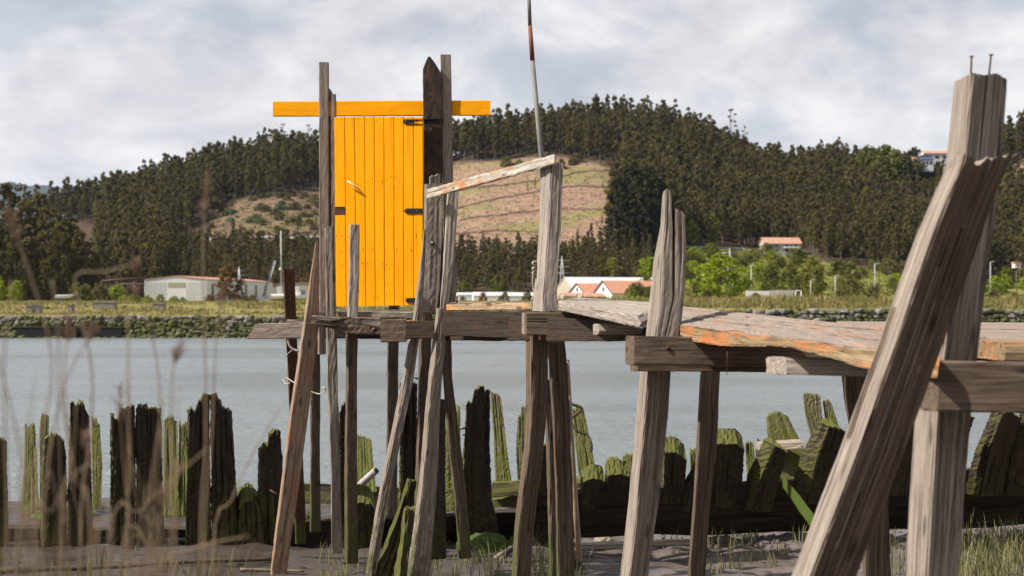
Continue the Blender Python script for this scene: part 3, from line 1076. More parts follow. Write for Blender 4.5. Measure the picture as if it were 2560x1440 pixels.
def trunk_geo(h, r0, r1, rs, limbs=(), n=5, lean=0.02):
    V, Fc = [], []

    def seg(p0, p1, ra, rb):
        k = len(V)
        ax = (np.array(p1) - np.array(p0))
        ax = ax / (np.linalg.norm(ax) + 1e-9)
        a = np.cross(ax, [0.3, 0.9, 0.1])
        a /= np.linalg.norm(a)
        b2 = np.cross(ax, a)
        for p_, r_ in ((p0, ra), (p1, rb)):
            for i in range(n):
                an = 2 * math.pi * i / n
                V.append(np.array(p_) + (a * math.cos(an) + b2 * math.sin(an)) * r_)
        for i in range(n):
            j = (i + 1) % n
            Fc.append((k + i, k + j, k + n + j, k + n + i))
    pts = [np.array([rs.randn() * lean * h * i / 4, rs.randn() * lean * h * i / 4, h * i / 4]) for i in range(5)]
    pts[0] = np.array([0, 0, -0.6])
    for i in range(4):
        seg(pts[i], pts[i + 1], r0 + (r1 - r0) * i / 4, r0 + (r1 - r0) * (i + 1) / 4)
    for q, rr in limbs:
        f = np.clip((q[2] - 0.12 * h) / h, 0.15, 0.95) * 4
        i = min(3, int(f))
        base = pts[i] + (pts[i + 1] - pts[i]) * (f - i)
        seg(base, q, rr, rr * 0.4)
    return V, Fc


def tree_meshes(seed, kind):
    """returns (trunk mesh, crown mesh), metres"""
    rs = np.random.RandomState(seed)
    if kind == 'eucalypt':
        h = 18.0
        ncl, R, base = 20, 2.0, 0.28
        prof = lambda f: R * (0.35 + 0.75 * math.sin(math.pi * min(1, f ** 0.8 * 0.93 + 0.07)))
        per, ls, cr = 36, 0.44, 1.1
    elif kind == 'pine':
        h = 18.0
        ncl, R, base = 20, 2.9, 0.28
        prof = lambda f: R * (1.0 - 0.85 * f) + 0.2
        per, ls, cr = 30, 0.42, 0.95
    elif kind == 'tall':
        h = 28.0
        ncl, R, base = 80, 3.6, 0.06
        prof = lambda f: R * (0.45 + 0.7 * math.sin(math.pi * min(1, f ** 0.8 * 0.9 + 0.08)))
        per, ls, cr = 40, 0.46, 1.3
    elif kind == 'lone':
        h = 22.0
        ncl, R, base = 15, 3.6, 0.38
        prof = lambda f: R * (1.05 - 0.55 * f)
        per, ls, cr = 14, 0.45, 0.75
    elif kind == 'cypress':
        h = 12.0
        ncl, R, base = 40, 2.3, 0.02
        prof = lambda f: R * (1.0 - f) ** 0.75
        per, ls, cr = 22, 0.32, 0.55
    elif kind == 'round':
        h = 9.0
        ncl, R, base = 46, 3.6, 0.10
        prof = lambda f: R * math.sin(math.pi * min(1, 0.18 + f * 0.80)) ** 0.7
        per, ls, cr = 52, 0.30, 1.1
    elif kind == 'poplar':
        h = 10.0
        ncl, R, base = 24, 2.3, 0.14
        prof = lambda f: R * math.sin(math.pi * min(1, 0.2 + f * 0.76)) ** 0.8
        per, ls, cr = 44, 0.30, 0.9
    else:  # bush
        h = 3.0
        ncl, R, base = 20, 2.0, 0.05
        prof = lambda f: R * math.sqrt(max(0.02, 1 - (f * 0.95) ** 2))
        per, ls, cr = 40, 0.21, 0.75
    cents, rads, limbs = [], [], []
    for k in range(ncl):
        f = (k + 0.5) / ncl + rs.randn() * 0.03
        f = min(max(f, 0), 1)
        an = k * 2.4 + rs.rand() * 0.9
        rr = prof(f) * (0.35 + 0.6 * rs.rand())
        if k == ncl - 1:
            rr *= 0.2
        c_ = (math.cos(an) * rr, math.sin(an) * rr, h * (base + (1 - base) * f) - cr * 0.5)
        cents.append(c_)
        rads.append(cr * (0.65 + 0.6 * rs.rand()) * (1 - 0.45 * f if kind in ('eucalypt', 'pine', 'tall', 'cypress') else 1 - 0.2 * f))
        if k % 3 == 0 or kind == 'lone':
            limbs.append((np.array(c_), 0.010 * h * 0.35))
    cV, cF, cT = leaf_cloud(rs, cents, rads, per, ls, 0.7, 1.25 if kind in ('eucalypt', 'tall', 'poplar') else 0.85 if kind != 'lone' else 0.6)
    tV, tF = trunk_geo(h * 0.93, h * 0.013, h * 0.004, rs, limbs)
    tm = bpy.data.meshes.new('trunk')
    tm.from_pydata([tuple(v) for v in tV], [], tF)
    cm = bpy.data.meshes.new('crown')
    cm.from_pydata([tuple(v) for v in cV], [], cF)
    a = cm.attributes.new('tint', 'FLOAT', 'POINT')
    a.data.foreach_set('value', np.array(cT, dtype=float))
    return tm, cm, h


TM = {k: [tree_meshes(100 + 13 * i + hash_, k) for i in range(nv)] for hash_, (k, nv) in enumerate(
    (('eucalypt', 7), ('pine', 4), ('tall', 4), ('lone', 1), ('cypress', 1), ('round', 3), ('poplar', 3), ('bush', 5)))}
for k, lst in TM.items():
    for tm, cm, h in lst:
        tm.materials.append(MATS['bark_pale' if k in ('eucalypt', 'tall') else 'bark'])
        cm.materials.append(MATS['leaf_mid'])


def plant(kind, loc, height, leafm, label, cat, name, group=None, wid=1.0, var=None):
    lst = TM[kind]
    tm, cm, h = lst[random.randrange(len(lst)) if var is None else var % len(lst)]
    e = thing(name, label, cat, loc, group)
    s = height / h
    e.scale = (s * wid, s * wid, s)
    e.rotation_euler = (0, 0, random.uniform(0, 6.28))
    for nm, me, mt in (('trunk', tm, None), ('crown', cm, leafm)):
        o = bpy.data.objects.new(nm, me)
        COL.objects.link(o)
        o.parent = e
        if mt:
            o.material_slots[0].link = 'OBJECT'
            o.material_slots[0].material = MATS[mt]
    return e


# forest: the nearest 270 trees are things, the rest is one wood
rsf = np.random.RandomState(21)
cand = []
Y = D_BASE + 6
while Y < D_RIDGE + 36:
    sp = 4.4 + 0.5 * (Y - D_BASE) / 300
    X = (-170 - 1280) * Y / F
    while X < (2730 - 1280) * Y / F:
        cand.append((X + rsf.randn() * 1.3, Y + rsf.randn() * 1.6))
        X += sp
    Y += sp
cand = np.array(cand)
zz = zone(cand[:, 0], cand[:, 1])
gz = ground_z(cand[:, 0], cand[:, 1])
cpx = cand[:, 0] / cand[:, 1] * F + 1280
cpy = HY - (gz - ZC) / cand[:, 1] * F
forest = []
for (x, y), zo_, g, px, py in zip(cand, zz, gz, cpx, cpy):
    young = False
    if zo_ in (1, 2):
        if rsf.rand() > 0.012:
            continue
        young = True
    if 1900 < px < 2345 and py > 640 and rsf.rand() < 0.5:
        continue
    h = TREE_H * (0.68 + 0.52 * rsf.rand())
    if py > 590 and px < 1660:
        h = 8.0 + 4 * rsf.rand()
        if px < 1130 and px > 420 and py < 640:
            h = 5 + 3 * rsf.rand()
    if px > 1660 and py > 560:
        h = 13 + 4 * rsf.rand()
    if px < 430 and py > 600:
        h = 12 + 8 * rsf.rand()
    if 1530 < px < 1680 and 470 < py < 620:
        h = 17 + 6 * rsf.rand()
    # keep crowns of lower trees from covering the clearings
    if young:
        h = 3 + 4 * rsf.rand()
    kind = 'pine' if rsf.rand() < (0.22 if py < 600 else 0.4) else 'eucalypt'
    if px < 240 and py > 560:
        continue
    forest.append((x, y, g, h, kind, px, py))
forest.sort(key=lambda q: -q[3] / q[1])
inframe = [q for q in forest if -20 < q[5] < 2580]
ind = set(id(q) for q in inframe[:270])
for q in forest:
    if id(q) in ind:
        x, y, g, h, kind, px, py = q
        side = 'behind the warehouses' if px < 1130 else ('around the bare slope' if px < 1700 else 'above the green meadow')
        nm = 'eucalyptus_tree' if kind == 'eucalypt' else 'pine_tree'
        lb = ('slender dark olive eucalyptus in the wood ' if kind == 'eucalypt' else 'dark pointed pine in the wood ') + side
        plant(kind, (x, y, g), h, 'leaf_young' if h < 12 else 'leaf_eucalypt', lb, 'tree', nm, nm.replace('_', ' ') + 's ' + side, 0.9 + 0.3 * rsf.rand())
rest = [q for q in forest if id(q) not in ind]
protos = bpy.data.collections.new('forest_kinds')
kinds = [('eucalypt', i) for i in range(7)] + [('pine', i) for i in range(4)]
for i, (k, j) in enumerate(kinds):
    tm, cm, h = TM[k][j]
    bm = bmesh.new()
    bm.from_mesh(tm)
    nt_ = len(bm.faces)
    bm.from_mesh(cm)
    for f_ in bm.faces[nt_:] if hasattr(bm.faces, 'ensure_lookup_table') and not bm.faces.ensure_lookup_table() else []:
        f_.material_index = 1
    me = bpy.data.meshes.new('forest_tree')
    bm.to_mesh(me)
    bm.free()
    me.materials.append(MATS['bark_pale' if k == 'eucalypt' else 'bark'])
    me.materials.append(MATS['leaf_eucalypt'])
    po = bpy.data.objects.new('tree_%02d' % i, me)
    protos.objects.link(po)
me = bpy.data.meshes.new('forest')
me.from_pydata([(q[0], q[1], q[2]) for q in rest], [], [])
av = me.attributes.new('vi', 'INT', 'POINT')
av.data.foreach_set('value', np.array([random.randrange(7) if q[4] == 'eucalypt' else 7 + random.randrange(4) for q in rest], dtype=np.int32))
asx = me.attributes.new('sc', 'FLOAT_VECTOR', 'POINT')
asx.data.foreach_set('vector', np.array([[q[3] / 18.0 * w_, q[3] / 18.0 * w_, q[3] / 18.0] for q, w_ in zip(rest, 0.9 + 0.35 * rsf.rand(len(rest)))], dtype=float).ravel())
aro = me.attributes.new('ro', 'FLOAT_VECTOR', 'POINT')
aro.data.foreach_set('vector', np.array([[0, 0, a] for a in rsf.rand(len(rest)) * 6.28], dtype=float).ravel())
fo = link_mesh('forest', me)
tag(fo, 'dark olive wood covering the hillside', 'forest', kind='stuff')
ng = bpy.data.node_groups.new('forest_scatter', 'GeometryNodeTree')
ng.interface.new_socket('Geometry', in_out='INPUT', socket_type='NodeSocketGeometry')
ng.interface.new_socket('Geometry', in_out='OUTPUT', socket_type='NodeSocketGeometry')
gi, go = N(ng, 'NodeGroupInput'), N(ng, 'NodeGroupOutput')
ci = N(ng, 'GeometryNodeCollectionInfo')
ci.inputs['Collection'].default_value = protos
ci.inputs['Separate Children'].default_value = True
ci.inputs['Reset Children'].default_value = True
ip = N(ng, 'GeometryNodeInstanceOnPoints')
ip.inputs['Pick Instance'].default_value = True


def named(typ, nm):
    a = N(ng, 'GeometryNodeInputNamedAttribute', data_type=typ)
    a.inputs['Name'].default_value = nm
    return a.outputs[0]


ng.links.new(gi.outputs[0], ip.inputs['Points'])
ng.links.new(ci.outputs[0], ip.inputs['Instance'])
ng.links.new(named('INT', 'vi'), ip.inputs['Instance Index'])
ng.links.new(named('FLOAT_VECTOR', 'sc'), ip.inputs['Scale'])
e2r = N(ng, 'FunctionNodeEulerToRotation')
ng.links.new(named('FLOAT_VECTOR', 'ro'), e2r.inputs[0])
ng.links.new(e2r.outputs[0], ip.inputs['Rotation'])
ng.links.new(ip.outputs[0], go.inputs[0])
fo.modifiers.new('scatter', 'NODES').node_group = ng


def treepx(kind, px, pytop, pybase, leafm, label, name, wid=1.0, dist=None, group=None, cat='tree', var=None):
    if dist is None:
        g = ground_hit(px, pybase)
    else:
        g = Vector(((px - 1280) * dist / F, dist, float(ground_z((px - 1280) * dist / F, dist))))
    h = ZC + (HY - pytop) * g.y / F - g.z
    return plant(kind, g, h, leafm, label, cat, name, group, wid, var)


# the tall stand on the left
for i, (px, pt, dd) in enumerate([(-40, 470, 372), (22, 448, 360), (60, 505, 352), (95, 478, 366), (-10, 540, 345), (120, 512, 350), (150, 560, 346), (172, 530, 362), (38, 560, 340), (198, 575, 356), (85, 590, 342), (222, 600, 362), (-60, 500, 350), (135, 600, 339), (0, 620, 336), (60, 640, 334), (110, 650, 335), (165, 640, 337), (205, 640, 350), (240, 630, 366), (-50, 600, 340), (30, 520, 368), (145, 530, 372), (185, 560, 374), (110, 545, 358)]):
    lbs = ['tallest pointed tree of the dark stand at the picture edge'] if i == 1 else ['tall dark eucalyptus in the near stand left of the warehouse']
    treepx('tall', px, pt, 0, 'leaf_eucalypt', lbs[0], 'eucalyptus_tree', 1.15, dd, None if i == 1 else 'tall eucalyptus stand')
# dark clump right of the bare slope
for px, pt, dd in [(1548, 440, 520), (1580, 400, 528), (1612, 408, 524), (1645, 430, 530), (1560, 480, 512), (1600, 470, 510), (1635, 500, 514), (1532, 520, 508), (1575, 540, 505), (1660, 470, 526)]:
    treepx('tall', px, pt, 0, 'leaf_dark', 'big dark broad crowned tree at the right edge of the bare slope', 'eucalyptus_tree', 1.35, dd, 'dark clump beside the bare slope')
treepx('lone', 1828, 268, 385, 'leaf_dark', 'thin layered tree standing out above the ridge line', 'ridge_tree', 1.0, 728)
treepx('lone', 1862, 312, 400, 'leaf_dark', 'small bare topped tree just below the layered ridge tree', 'ridge_tree', 0.8, 726)
treepx('lone', 706, 306, 400, 'leaf_dark', 'ragged tree poking above the ridge left of the door', 'ridge_tree', 0.8, 730)
treepx('lone', 772, 308, 400, 'leaf_dark', 'ragged tree above the ridge nearest to the grey upright', 'ridge_tree', 0.8, 730)
treepx('cypress', 1478, 557, 636, 'leaf_dark', 'dark conical cypress below the bare slope', 'cypress_tree', 1.0)
treepx('cypress', 1508, 612, 640, 'leaf_dark', 'low dark conifer beside the conical cypress', 'conifer', 1.5)
treepx('round', 1800, 634, 742, 'leaf_bright', 'big round bright green tree in the meadow', 'round_tree', 1.55, 300, var=0)
treepx('cypress', 1742, 668, 740, 'leaf_dark', 'dark narrow conifer left of the bright round tree', 'conifer', 1.2, 310)
treepx('poplar', 1780, 532, 616, 'leaf_yellowgreen', 'pale green tree standing before the dark wood', 'spring_tree', 1.1)
treepx('poplar', 1728, 548, 616, 'leaf_bright', 'light green tree partly hidden by the split post', 'spring_tree', 1.2)
treepx('round', 572, 660, 750, 'leaf_brown', 'rusty brown tree in front of the white warehouse', 'brown_tree', 1.0, 338, var=1)
treepx('round', 1245, 685, 735, 'leaf_mid', 'lone green tree against the lower dark wood', 'field_tree', 1.0, 380, var=2)
treepx('round', 1160, 700, 735, 'leaf_mid', 'green bush tree beside the leaning grey stakes', 'field_tree', 1.2, 385, var=1)
treepx('poplar', 1530, 645, 700, 'leaf_yellowgreen', 'yellow green tree behind the orange roofs', 'field_tree', 1.4, 440)
treepx('poplar', 1625, 640, 720, 'leaf_bright', 'bright green tree left of the split post', 'field_tree', 1.4, 400)
treepx('round', 2030, 640, 720, 'leaf_yellowgreen', 'yellow green willow right of the hillside house', 'willow_tree', 0.9, 395, var=2)
treepx('round', 1975, 658, 735, 'leaf_mid', 'rounded green tree right of the meadow lamp', 'field_tree', 0.9, 360, var=0)
treepx('round', 1925, 662, 735, 'leaf_mid', 'dense green tree between lamp and rounded tree', 'field_tree', 0.9, 365, var=1)
treepx('poplar', 2125, 652, 735, 'leaf_mid', 'green tree at the foot of the dark wood', 'field_tree', 1.2, 380)
treepx('round', 40, 700, 745, 'leaf_bright', 'bright green bush tree at the foot of the dark stand', 'spring_tree', 1.0, 300, var=2)
treepx('round', -5, 690, 745, 'leaf_bright', 'bright green tree cut by the left picture edge', 'spring_tree', 1.0, 310, var=1)
treepx('round', 190, 705, 748, 'leaf_mid', 'green tree beside the upturned boat', 'field_tree', 1.0, 318, var=2)
# hilltop trees by the ridge houses
for i, (px, pt, lm, lb) in enumerate([(2170, 365, 'leaf_mid', 'olive green tree on the ridge left of the hilltop houses'), (2215, 362, 'leaf_mid', 'grey green tree on the ridge before the hilltop houses'), (2242, 372, 'leaf_mid', 'bright green tree next to the hilltop houses'), (2285, 372, 'leaf_dark', 'dark small tree above the hilltop houses')]):
    treepx('round', px, pt, 0, lm, lb, 'hilltop_tree', 1.0, 700 - 4 * i, var=i)
# bushes on meadow, field and slopes
BL = []
rsb = np.random.RandomState(8)


def bushes(n, xr, yr, dist, hs, mats, where, name='bush', wd=(0.8, 1.3)):
    for _ in range(n):
        px = rsb.uniform(*xr)
        if dist:
            d_ = rsb.uniform(*dist)
            x = (px - 1280) * d_ / F
            g = Vector((x, d_, float(ground_z(x, d_))))
        else:
            g = ground_hit(px, rsb.uniform(*yr))
        mt = mats[rsb.randint(len(mats))]
        adj = {'leaf_bright': 'bright green', 'leaf_mid': 'mid green', 'leaf_yellowgreen': 'yellow green', 'leaf_dark': 'dark green', 'leaf_brown': 'rusty brown', 'leaf_bluegreen': 'blue green', 'scrub': 'dull brown', 'leaf_young': 'olive'}[mt]
        plant('bush', g, rsb.uniform(*hs), mt, '%s low leafy bush %s' % (adj, where), 'bush', name, '%s bushes %s' % (adj, where), rsb.uniform(*wd))


bushes(85, (1690, 2340), (632, 738), None, (2.5, 5.8), ['leaf_mid', 'leaf_mid', 'leaf_yellowgreen', 'leaf_bright', 'leaf_young'], 'on the green meadow slope')
bushes(16, (2450, 2600), (670, 735), None, (2.5, 6), ['leaf_mid', 'leaf_young', 'leaf_bright'], 'at the right end of the meadow')
bushes(90, (540, 960), (490, 560), None, (1.2, 2.6), ['leaf_bluegreen', 'scrub', 'leaf_mid', 'scrub', 'scrub'], 'on the left cleared slope', wd=(1.2, 2.2))
bushes(50, (430, 900), (560, 640), None, (1.5, 3), ['leaf_young', 'scrub', 'leaf_mid'], 'below the hillside road')
bushes(9, (1240, 1450), (405, 425), None, (2.5, 5), ['leaf_mid', 'leaf_yellowgreen', 'leaf_young'], 'along the top of the bare slope')
bushes(14, (1400, 1640), (640, 660), None, (2, 4), ['leaf_mid', 'leaf_bright', 'leaf_young'], 'under the cypress')
bushes(12, (200, 345), 0, (300, 345), (2, 4.2), ['leaf_mid', 'leaf_bright', 'scrub'], 'between dark stand and warehouse')
bushes(8, (250, 480), 0, (180, 260), (0.7, 1.3), ['leaf_bright', 'leaf_yellowgreen'], 'in front of the warehouse')
bushes(6, (520, 800), 0, (260, 320), (0.9, 1.7), ['leaf_brown', 'scrub'], 'in the rough grass by the warehouse')
bushes(7, (1570, 1640), 0, (330, 360), (2.5, 4.5), ['leaf_bright', 'leaf_mid'], 'beside the orange roofed houses')
bushes(6, (1140, 1340), 0, (300, 340), (1.2, 2.2), ['leaf_brown', 'scrub'], 'before the low white sheds')
bushes(10, (1640, 2300), 0, (190, 300), (1.2, 2.4), ['leaf_mid', 'scrub', 'leaf_young'], 'in the dry grass above the wall')
bushes(6, (2470, 2600), 0, (200, 320), (1.2, 2.4), ['leaf_mid', 'scrub'], 'in the grass at the right edge')

# rough grass of the far bank: one mass
def grass_mass(name, pts, hs, wd, nb, mat, seed, label, spread=0.5):
    rs = np.random.RandomState(seed)
    V, Fc, T = [], [], []
    for (x, y, z_, hmul) in pts:
        ti = rs.rand() * 0.7
        for _ in range(nb):
            an = rs.rand() * 6.28
            bx, by = x + rs.randn() * spread * 0.4, y + rs.randn() * spread * 0.4
            h = rs.uniform(*hs) * hmul
            ln = h * rs.uniform(0.1, 0.6)
            dx, dy = math.cos(an) * ln, math.sin(an) * ln
            wx, wy = -math.sin(an) * wd, math.cos(an) * wd
            if abs(wx) < wd * 0.4:
                wx = wd * 0.7
            k = len(V)
            V += [(bx - wx, by - wy, z_ - 0.03), (bx + wx, by + wy, z_ - 0.03), (bx + dx * 0.4 + wx * 0.7, by + dy * 0.4 + wy * 0.7, z_ + h * 0.6),
                  (bx + dx * 0.4 - wx * 0.7, by + dy * 0.4 - wy * 0.7, z_ + h * 0.6), (bx + dx, by + dy, z_ + h * (1 - 0.25 * ln / h))]
            Fc += [(k, k + 1, k + 2, k + 3), (k + 3, k + 2, k + 4)]
            T += [min(1, max(0, ti + rs.randn() * 0.2))] * 5
    o = mesh(name, V, Fc, MATS[mat], None, False, None, {'tint': ('FLOAT', T)})
    return tag(o, label, 'grass', kind='stuff')


rsg = np.random.RandomState(4)
pts = []
for _ in range(5200):
    d_ = 104.2 + 170 * rsg.rand() ** 2.0
    px = rsg.uniform(-60, 2620)
    x = (px - 1280) * d_ / F
    cl_ = mnoise.noise(Vector((x * 0.12, d_ * 0.08, 0)))
    right = 1.0 if px > 1400 else 0.38
    if rsg.rand() < 0.5 + cl_ * 0.7:
        pts.append((x, d_, float(ground_z(x, d_)), (0.6 + 0.9 * max(0, cl_ + 0.3)) * right * (0.35 + 0.65 * float(ssmooth(104, 115, d_)))))
grass_mass('rough_grass', pts, (0.45, 1.15), 0.07, 7, 'grass_dry', 2, 'rough dry grass on the far bank', 1.2)

pts = []
for poly, n_ in ((CLEAR_B, 2600), (CLEAR_A, 4200)):
    bx0, bx1 = min(p[0] for p in poly), max(p[0] for p in poly)
    by0, by1 = min(p[1] for p in poly), max(p[1] for p in poly)
    for _ in range(n_):
        px, py = rsg.uniform(bx0, bx1), rsg.uniform(by0, by1)
        if inpoly(poly, np.array([px]), np.array([py]))[0]:
            g = ground_hit(px, py)
            pts.append((g.x, g.y, g.z, rsg.uniform(0.3, 1.0)))
pts2 = []
for _ in range(2200):
    px, py = rsg.uniform(1640, 2340), rsg.uniform(622, 745)
    if inpoly(GREEN_C, np.array([px]), np.array([py]))[0]:
        g = ground_hit(px, py)
        pts2.append((g.x, g.y, g.z, rsg.uniform(0.4, 1.0)))
grass_mass('meadow_growth', pts2, (0.6, 1.5), 0.16, 5, 'leaf_mid', 19, 'rough green growth over the meadow slope', 2.6)
grass_mass('cut_brush', pts, (0.3, 1.0), 0.16, 5, 'scrub', 9, 'cut brush and stumps littering the cleared slopes', 2.2)
# ------------------------------------------------------------------ far buildings
def at(px, d, dz=0.0):
    x = (px - 1280) * d / F
    return Vector((x, d, float(ground_z(x, d)) + dz))


def hit_h(py, d):
    return ZC + (HY - py) * d / F


def gable_house(name, label, cat, corner, ax, wd, length, width, hw, hr, wallm, roofm, over=0.35, trim=None, group=None):
    """corner: front-left base corner; ax: unit vec along the ridge (away); wd: unit vec across the gable."""
    e = thing(name, label, cat, corner, group)
    ax, wd = Vector((*ax, 0)).normalized(), Vector((*wd, 0)).normalized()
    o = Vector(corner)
    zz = Vector((0, 0, 1))

    def q(a, b_, c):
        return o + wd * a + ax * b_ + zz * c
    V = [q(0, 0, -1), q(width, 0, -1), q(width, 0, hw), q(width / 2, 0, hr), q(0, 0, hw), q(0, length, -1), q(width, length, -1), q(width, length, hw), q(width / 2, length, hr), q(0, length, hw)]
    mesh('wall', V, [(0, 1, 2, 3, 4), (9, 8, 7, 6, 5), (1, 6, 7, 2), (5, 0, 4, 9)], MATS[wallm], e, False, o)
    th = 0.16
    sl_ = (hr - hw) / (width / 2)
    for sgn in (0, 1):
        a0 = -over if sgn == 0 else width + over
        z0 = hw - over * sl_ + 0.03
        R = [q(a0, -over, z0), q(width / 2, -over, hr + 0.03), q(width / 2, length + over, hr + 0.03), q(a0, length + over, z0)]
        V = R + [r + zz * th for r in R]
        mesh('roof', V, [(3, 2, 1, 0), (4, 5, 6, 7), (0, 1, 5, 4), (1, 2, 6, 5), (2, 3, 7, 6), (3, 0, 4, 7)], MATS[roofm], e, False, o)
        if trim:
            V = [R[0] - ax * 0.06, R[1] - ax * 0.06, R[1] - ax * 0.06 + zz * 0.32, R[0] - ax * 0.06 + zz * 0.32]
            V2 = [v + ax * 0.05 for v in V]
            mesh('barge_board', V + V2, [(0, 1, 2, 3), (7, 6, 5, 4), (0, 3, 7, 4), (1, 5, 6, 2), (3, 2, 6, 7), (0, 4, 5, 1)], MATS[trim], e, False, o)
    return e, q, ax, wd


def panel(name, e, q, nrm, corners, th, mat):
    V = [q(*c) for c in corners]
    V2 = [v + nrm * th for v in V]
    return mesh(name, V + V2, [(0, 1, 2, 3), (7, 6, 5, 4), (0, 4, 5, 1), (1, 5, 6, 2), (2, 6, 7, 3), (3, 7, 4, 0)], MATS[mat], e, False, V[0])


# white warehouse
c0, c1 = at(361, 365), at(517, 365)
axw = Vector(((680 - 1280) * 430 / F - c1.x, 430 - 365, 0)).normalized()
wdw = (c1 - c0)
wdw.z = 0
width = wdw.length
wdw.normalize()
e, q, ax, wd = gable_house('warehouse', 'long white metal warehouse with red roof and tall narrow windows', 'warehouse', c0, axw[:2], wdw[:2], 66, width, 5.3, 6.2, 'metal_cladding', 'roof_red', 0.15)
nf = -ax
panel('upper_panel', e, q, nf, [(width * .38, -0.02, 3.4), (width * .66, -0.02, 3.4), (width * .66, -0.02, 4.6), (width * .38, -0.02, 4.6)], 0.05, 'shutter_cream')
panel('door', e, q, nf, [(width * .37, -0.02, -0.5), (width * .68, -0.02, -0.5), (width * .68, -0.02, 3.1), (width * .37, -0.02, 3.1)], 0.06, 'wall_white')
for k in range(48):
    a = (k + 0.5) / 48 * width
    if not (width * .36 < a < width * .69):
        panel('cladding_rib', e, q, nf, [(a - .05, -0.005, -.5), (a + .05, -0.005, -.5), (a + .05, -0.005, 4.8), (a - .05, -0.005, 4.8)], 0.05, 'metal_cladding')
for k in range(6):
    b0 = 4 + k * 10.5
    w_ = panel('window', e, q, wd, [(width + .02, b0, .8), (width + .02, b0 + 2.2, .8), (width + .02, b0 + 2.2, 4.4), (width + .02, b0, 4.4)], 0.05, 'pane_olive')
# beige shed continuing right
c0 = at(680, 432)
e, q, ax, wd = gable_house('shed', 'low beige shed with red roof right of the white warehouse', 'shed', c0 + Vector((0, 0, 0)), (0.06, 1), (1, 0.02), 26, 17, 4.4, 5.0, 'wall_beige', 'roof_red', 0.2)
for k in range(3):
    panel('white_panel', e, q, -ax, [(1.5 + 5 * k, -.02, .3), (3.1 + 5 * k, -.02, .3), (3.1 + 5 * k, -.02, 4.0), (1.5 + 5 * k, -.02, 4.0)], 0.06, 'wall_white')
# brown conveyor gantry
e = thing('conveyor', 'brown sloping gantry behind the bushes left of the warehouse', 'gantry', at(230, 360))
beamv = [(at(225, 360).x, 360, hit_h(706, 360)), (at(375, 362).x, 362, hit_h(693, 362))]
tube('boom', e, beamv, 0.45, 'conveyor_brown', 4)
tube('lower_boom', e, [(at(225, 361).x, 361, hit_h(712, 361)), (at(362, 361).x, 361, hit_h(709, 361))], 0.25, 'concrete', 4)
for px in (240, 290, 335):
    tube('leg', e, [at(px, 360, -0.5), (at(px, 360).x, 360, hit_h(703, 360))], 0.18, 'conveyor_brown', 4)
# orange roofed houses
for i, (pxc, d_, L_, Wd_, hw, hr, lb) in enumerate([(1424, 385, 14, 9, 2.0, 4.5, 'smaller white gabled house with orange roof beside the post'), (1486, 378, 17, 10, 1.9, 5.1, 'larger white gabled house with orange roof and round gable vent')]):
    ang = math.radians(24)
    ax_ = (math.cos(ang), math.sin(ang))
    wd_ = (math.sin(ang), -math.cos(ang))
    base = at(pxc, d_ + 7)
    e, q, ax, wd = gable_house('house', lb, 'house', base, ax_, wd_, L_, Wd_, hw, hr, 'wall_white', 'roof_orange', 0.3, 'trim_blue')
    panel('gable_window', e, q, -ax, [(Wd_ * .46, -.02, 2.4), (Wd_ * .58, -.02, 2.4), (Wd_ * .58, -.02, 3.5), (Wd_ * .46, -.02, 3.5)], 0.05, 'pane_teal')
ang = math.radians(20)
e, q, ax, wd = gable_house('factory_hall', 'pale factory hall with grey roof behind the orange roofs', 'factory', at(1392, 420), (math.cos(ang), math.sin(ang)), (math.sin(ang), -math.cos(ang)), 30, 12, 3.6, 6.6, 'wall_beige', 'roof_grey', 0.2)
for i, (pxc, d_) in enumerate([(1398, 352), (1440, 349)]):
    gable_house('lean_to', ['low red roofed lean-to nearest the weathered post', 'low red roofed lean-to in front of the larger house'][i], 'shed', at(pxc, d_), (math.cos(.2), math.sin(.2)), (math.sin(.2), -math.cos(.2)), 6, 5, 0.9, 1.7, 'wall_offwhite', 'roof_pink', 0.15)
# white low sheds / polytunnels
for i, (pxc, d_, L_) in enumerate([(1140, 372, 8), (1180, 366, 9), (1262, 364, 9)]):
    gable_house('low_shed', ['small white shed right of the leaning stakes', 'long low white shed in the middle of the field', 'low white shed left of the weathered post'][i], 'shed', at(pxc, d_), (1, 0.1), (0.1, -1), L_, 5, 1.2 + .3 * (i == 0), 2.0, 'wall_white', 'roof_grey', 0.1)
# white wall with gate frame in the meadow
e = thing('boundary_wall', 'low white wall with paler left half behind the dry grass', 'wall', at(1865, 330))
a0 = at(1865, 330)
for k, (x0, x1, mt) in enumerate([(1865, 1923, 'wall_white'), (1923, 1985, 'wall_offwhite')]):
    p0, p1 = at(x0, 330), at(x1, 330)
    boxmesh('panel', e, ((p0.x + p1.x) / 2, 330, p0.z - 0.5), p1.x - p0.x - 0.02, 0.3, 2.9, mt)
e = thing('goal_frame', 'white metal goal frame at the end of the boundary wall', 'goal', at(1992, 326))
for px in (1989, 2003):
    tube('post', e, [at(px, 326, -.3), at(px, 326, 2.4)], 0.1, 'boat_white', 6)
tube('crossbar', e, [at(1989, 326, 2.4), at(2003, 326, 2.4)], 0.09, 'boat_white', 6)
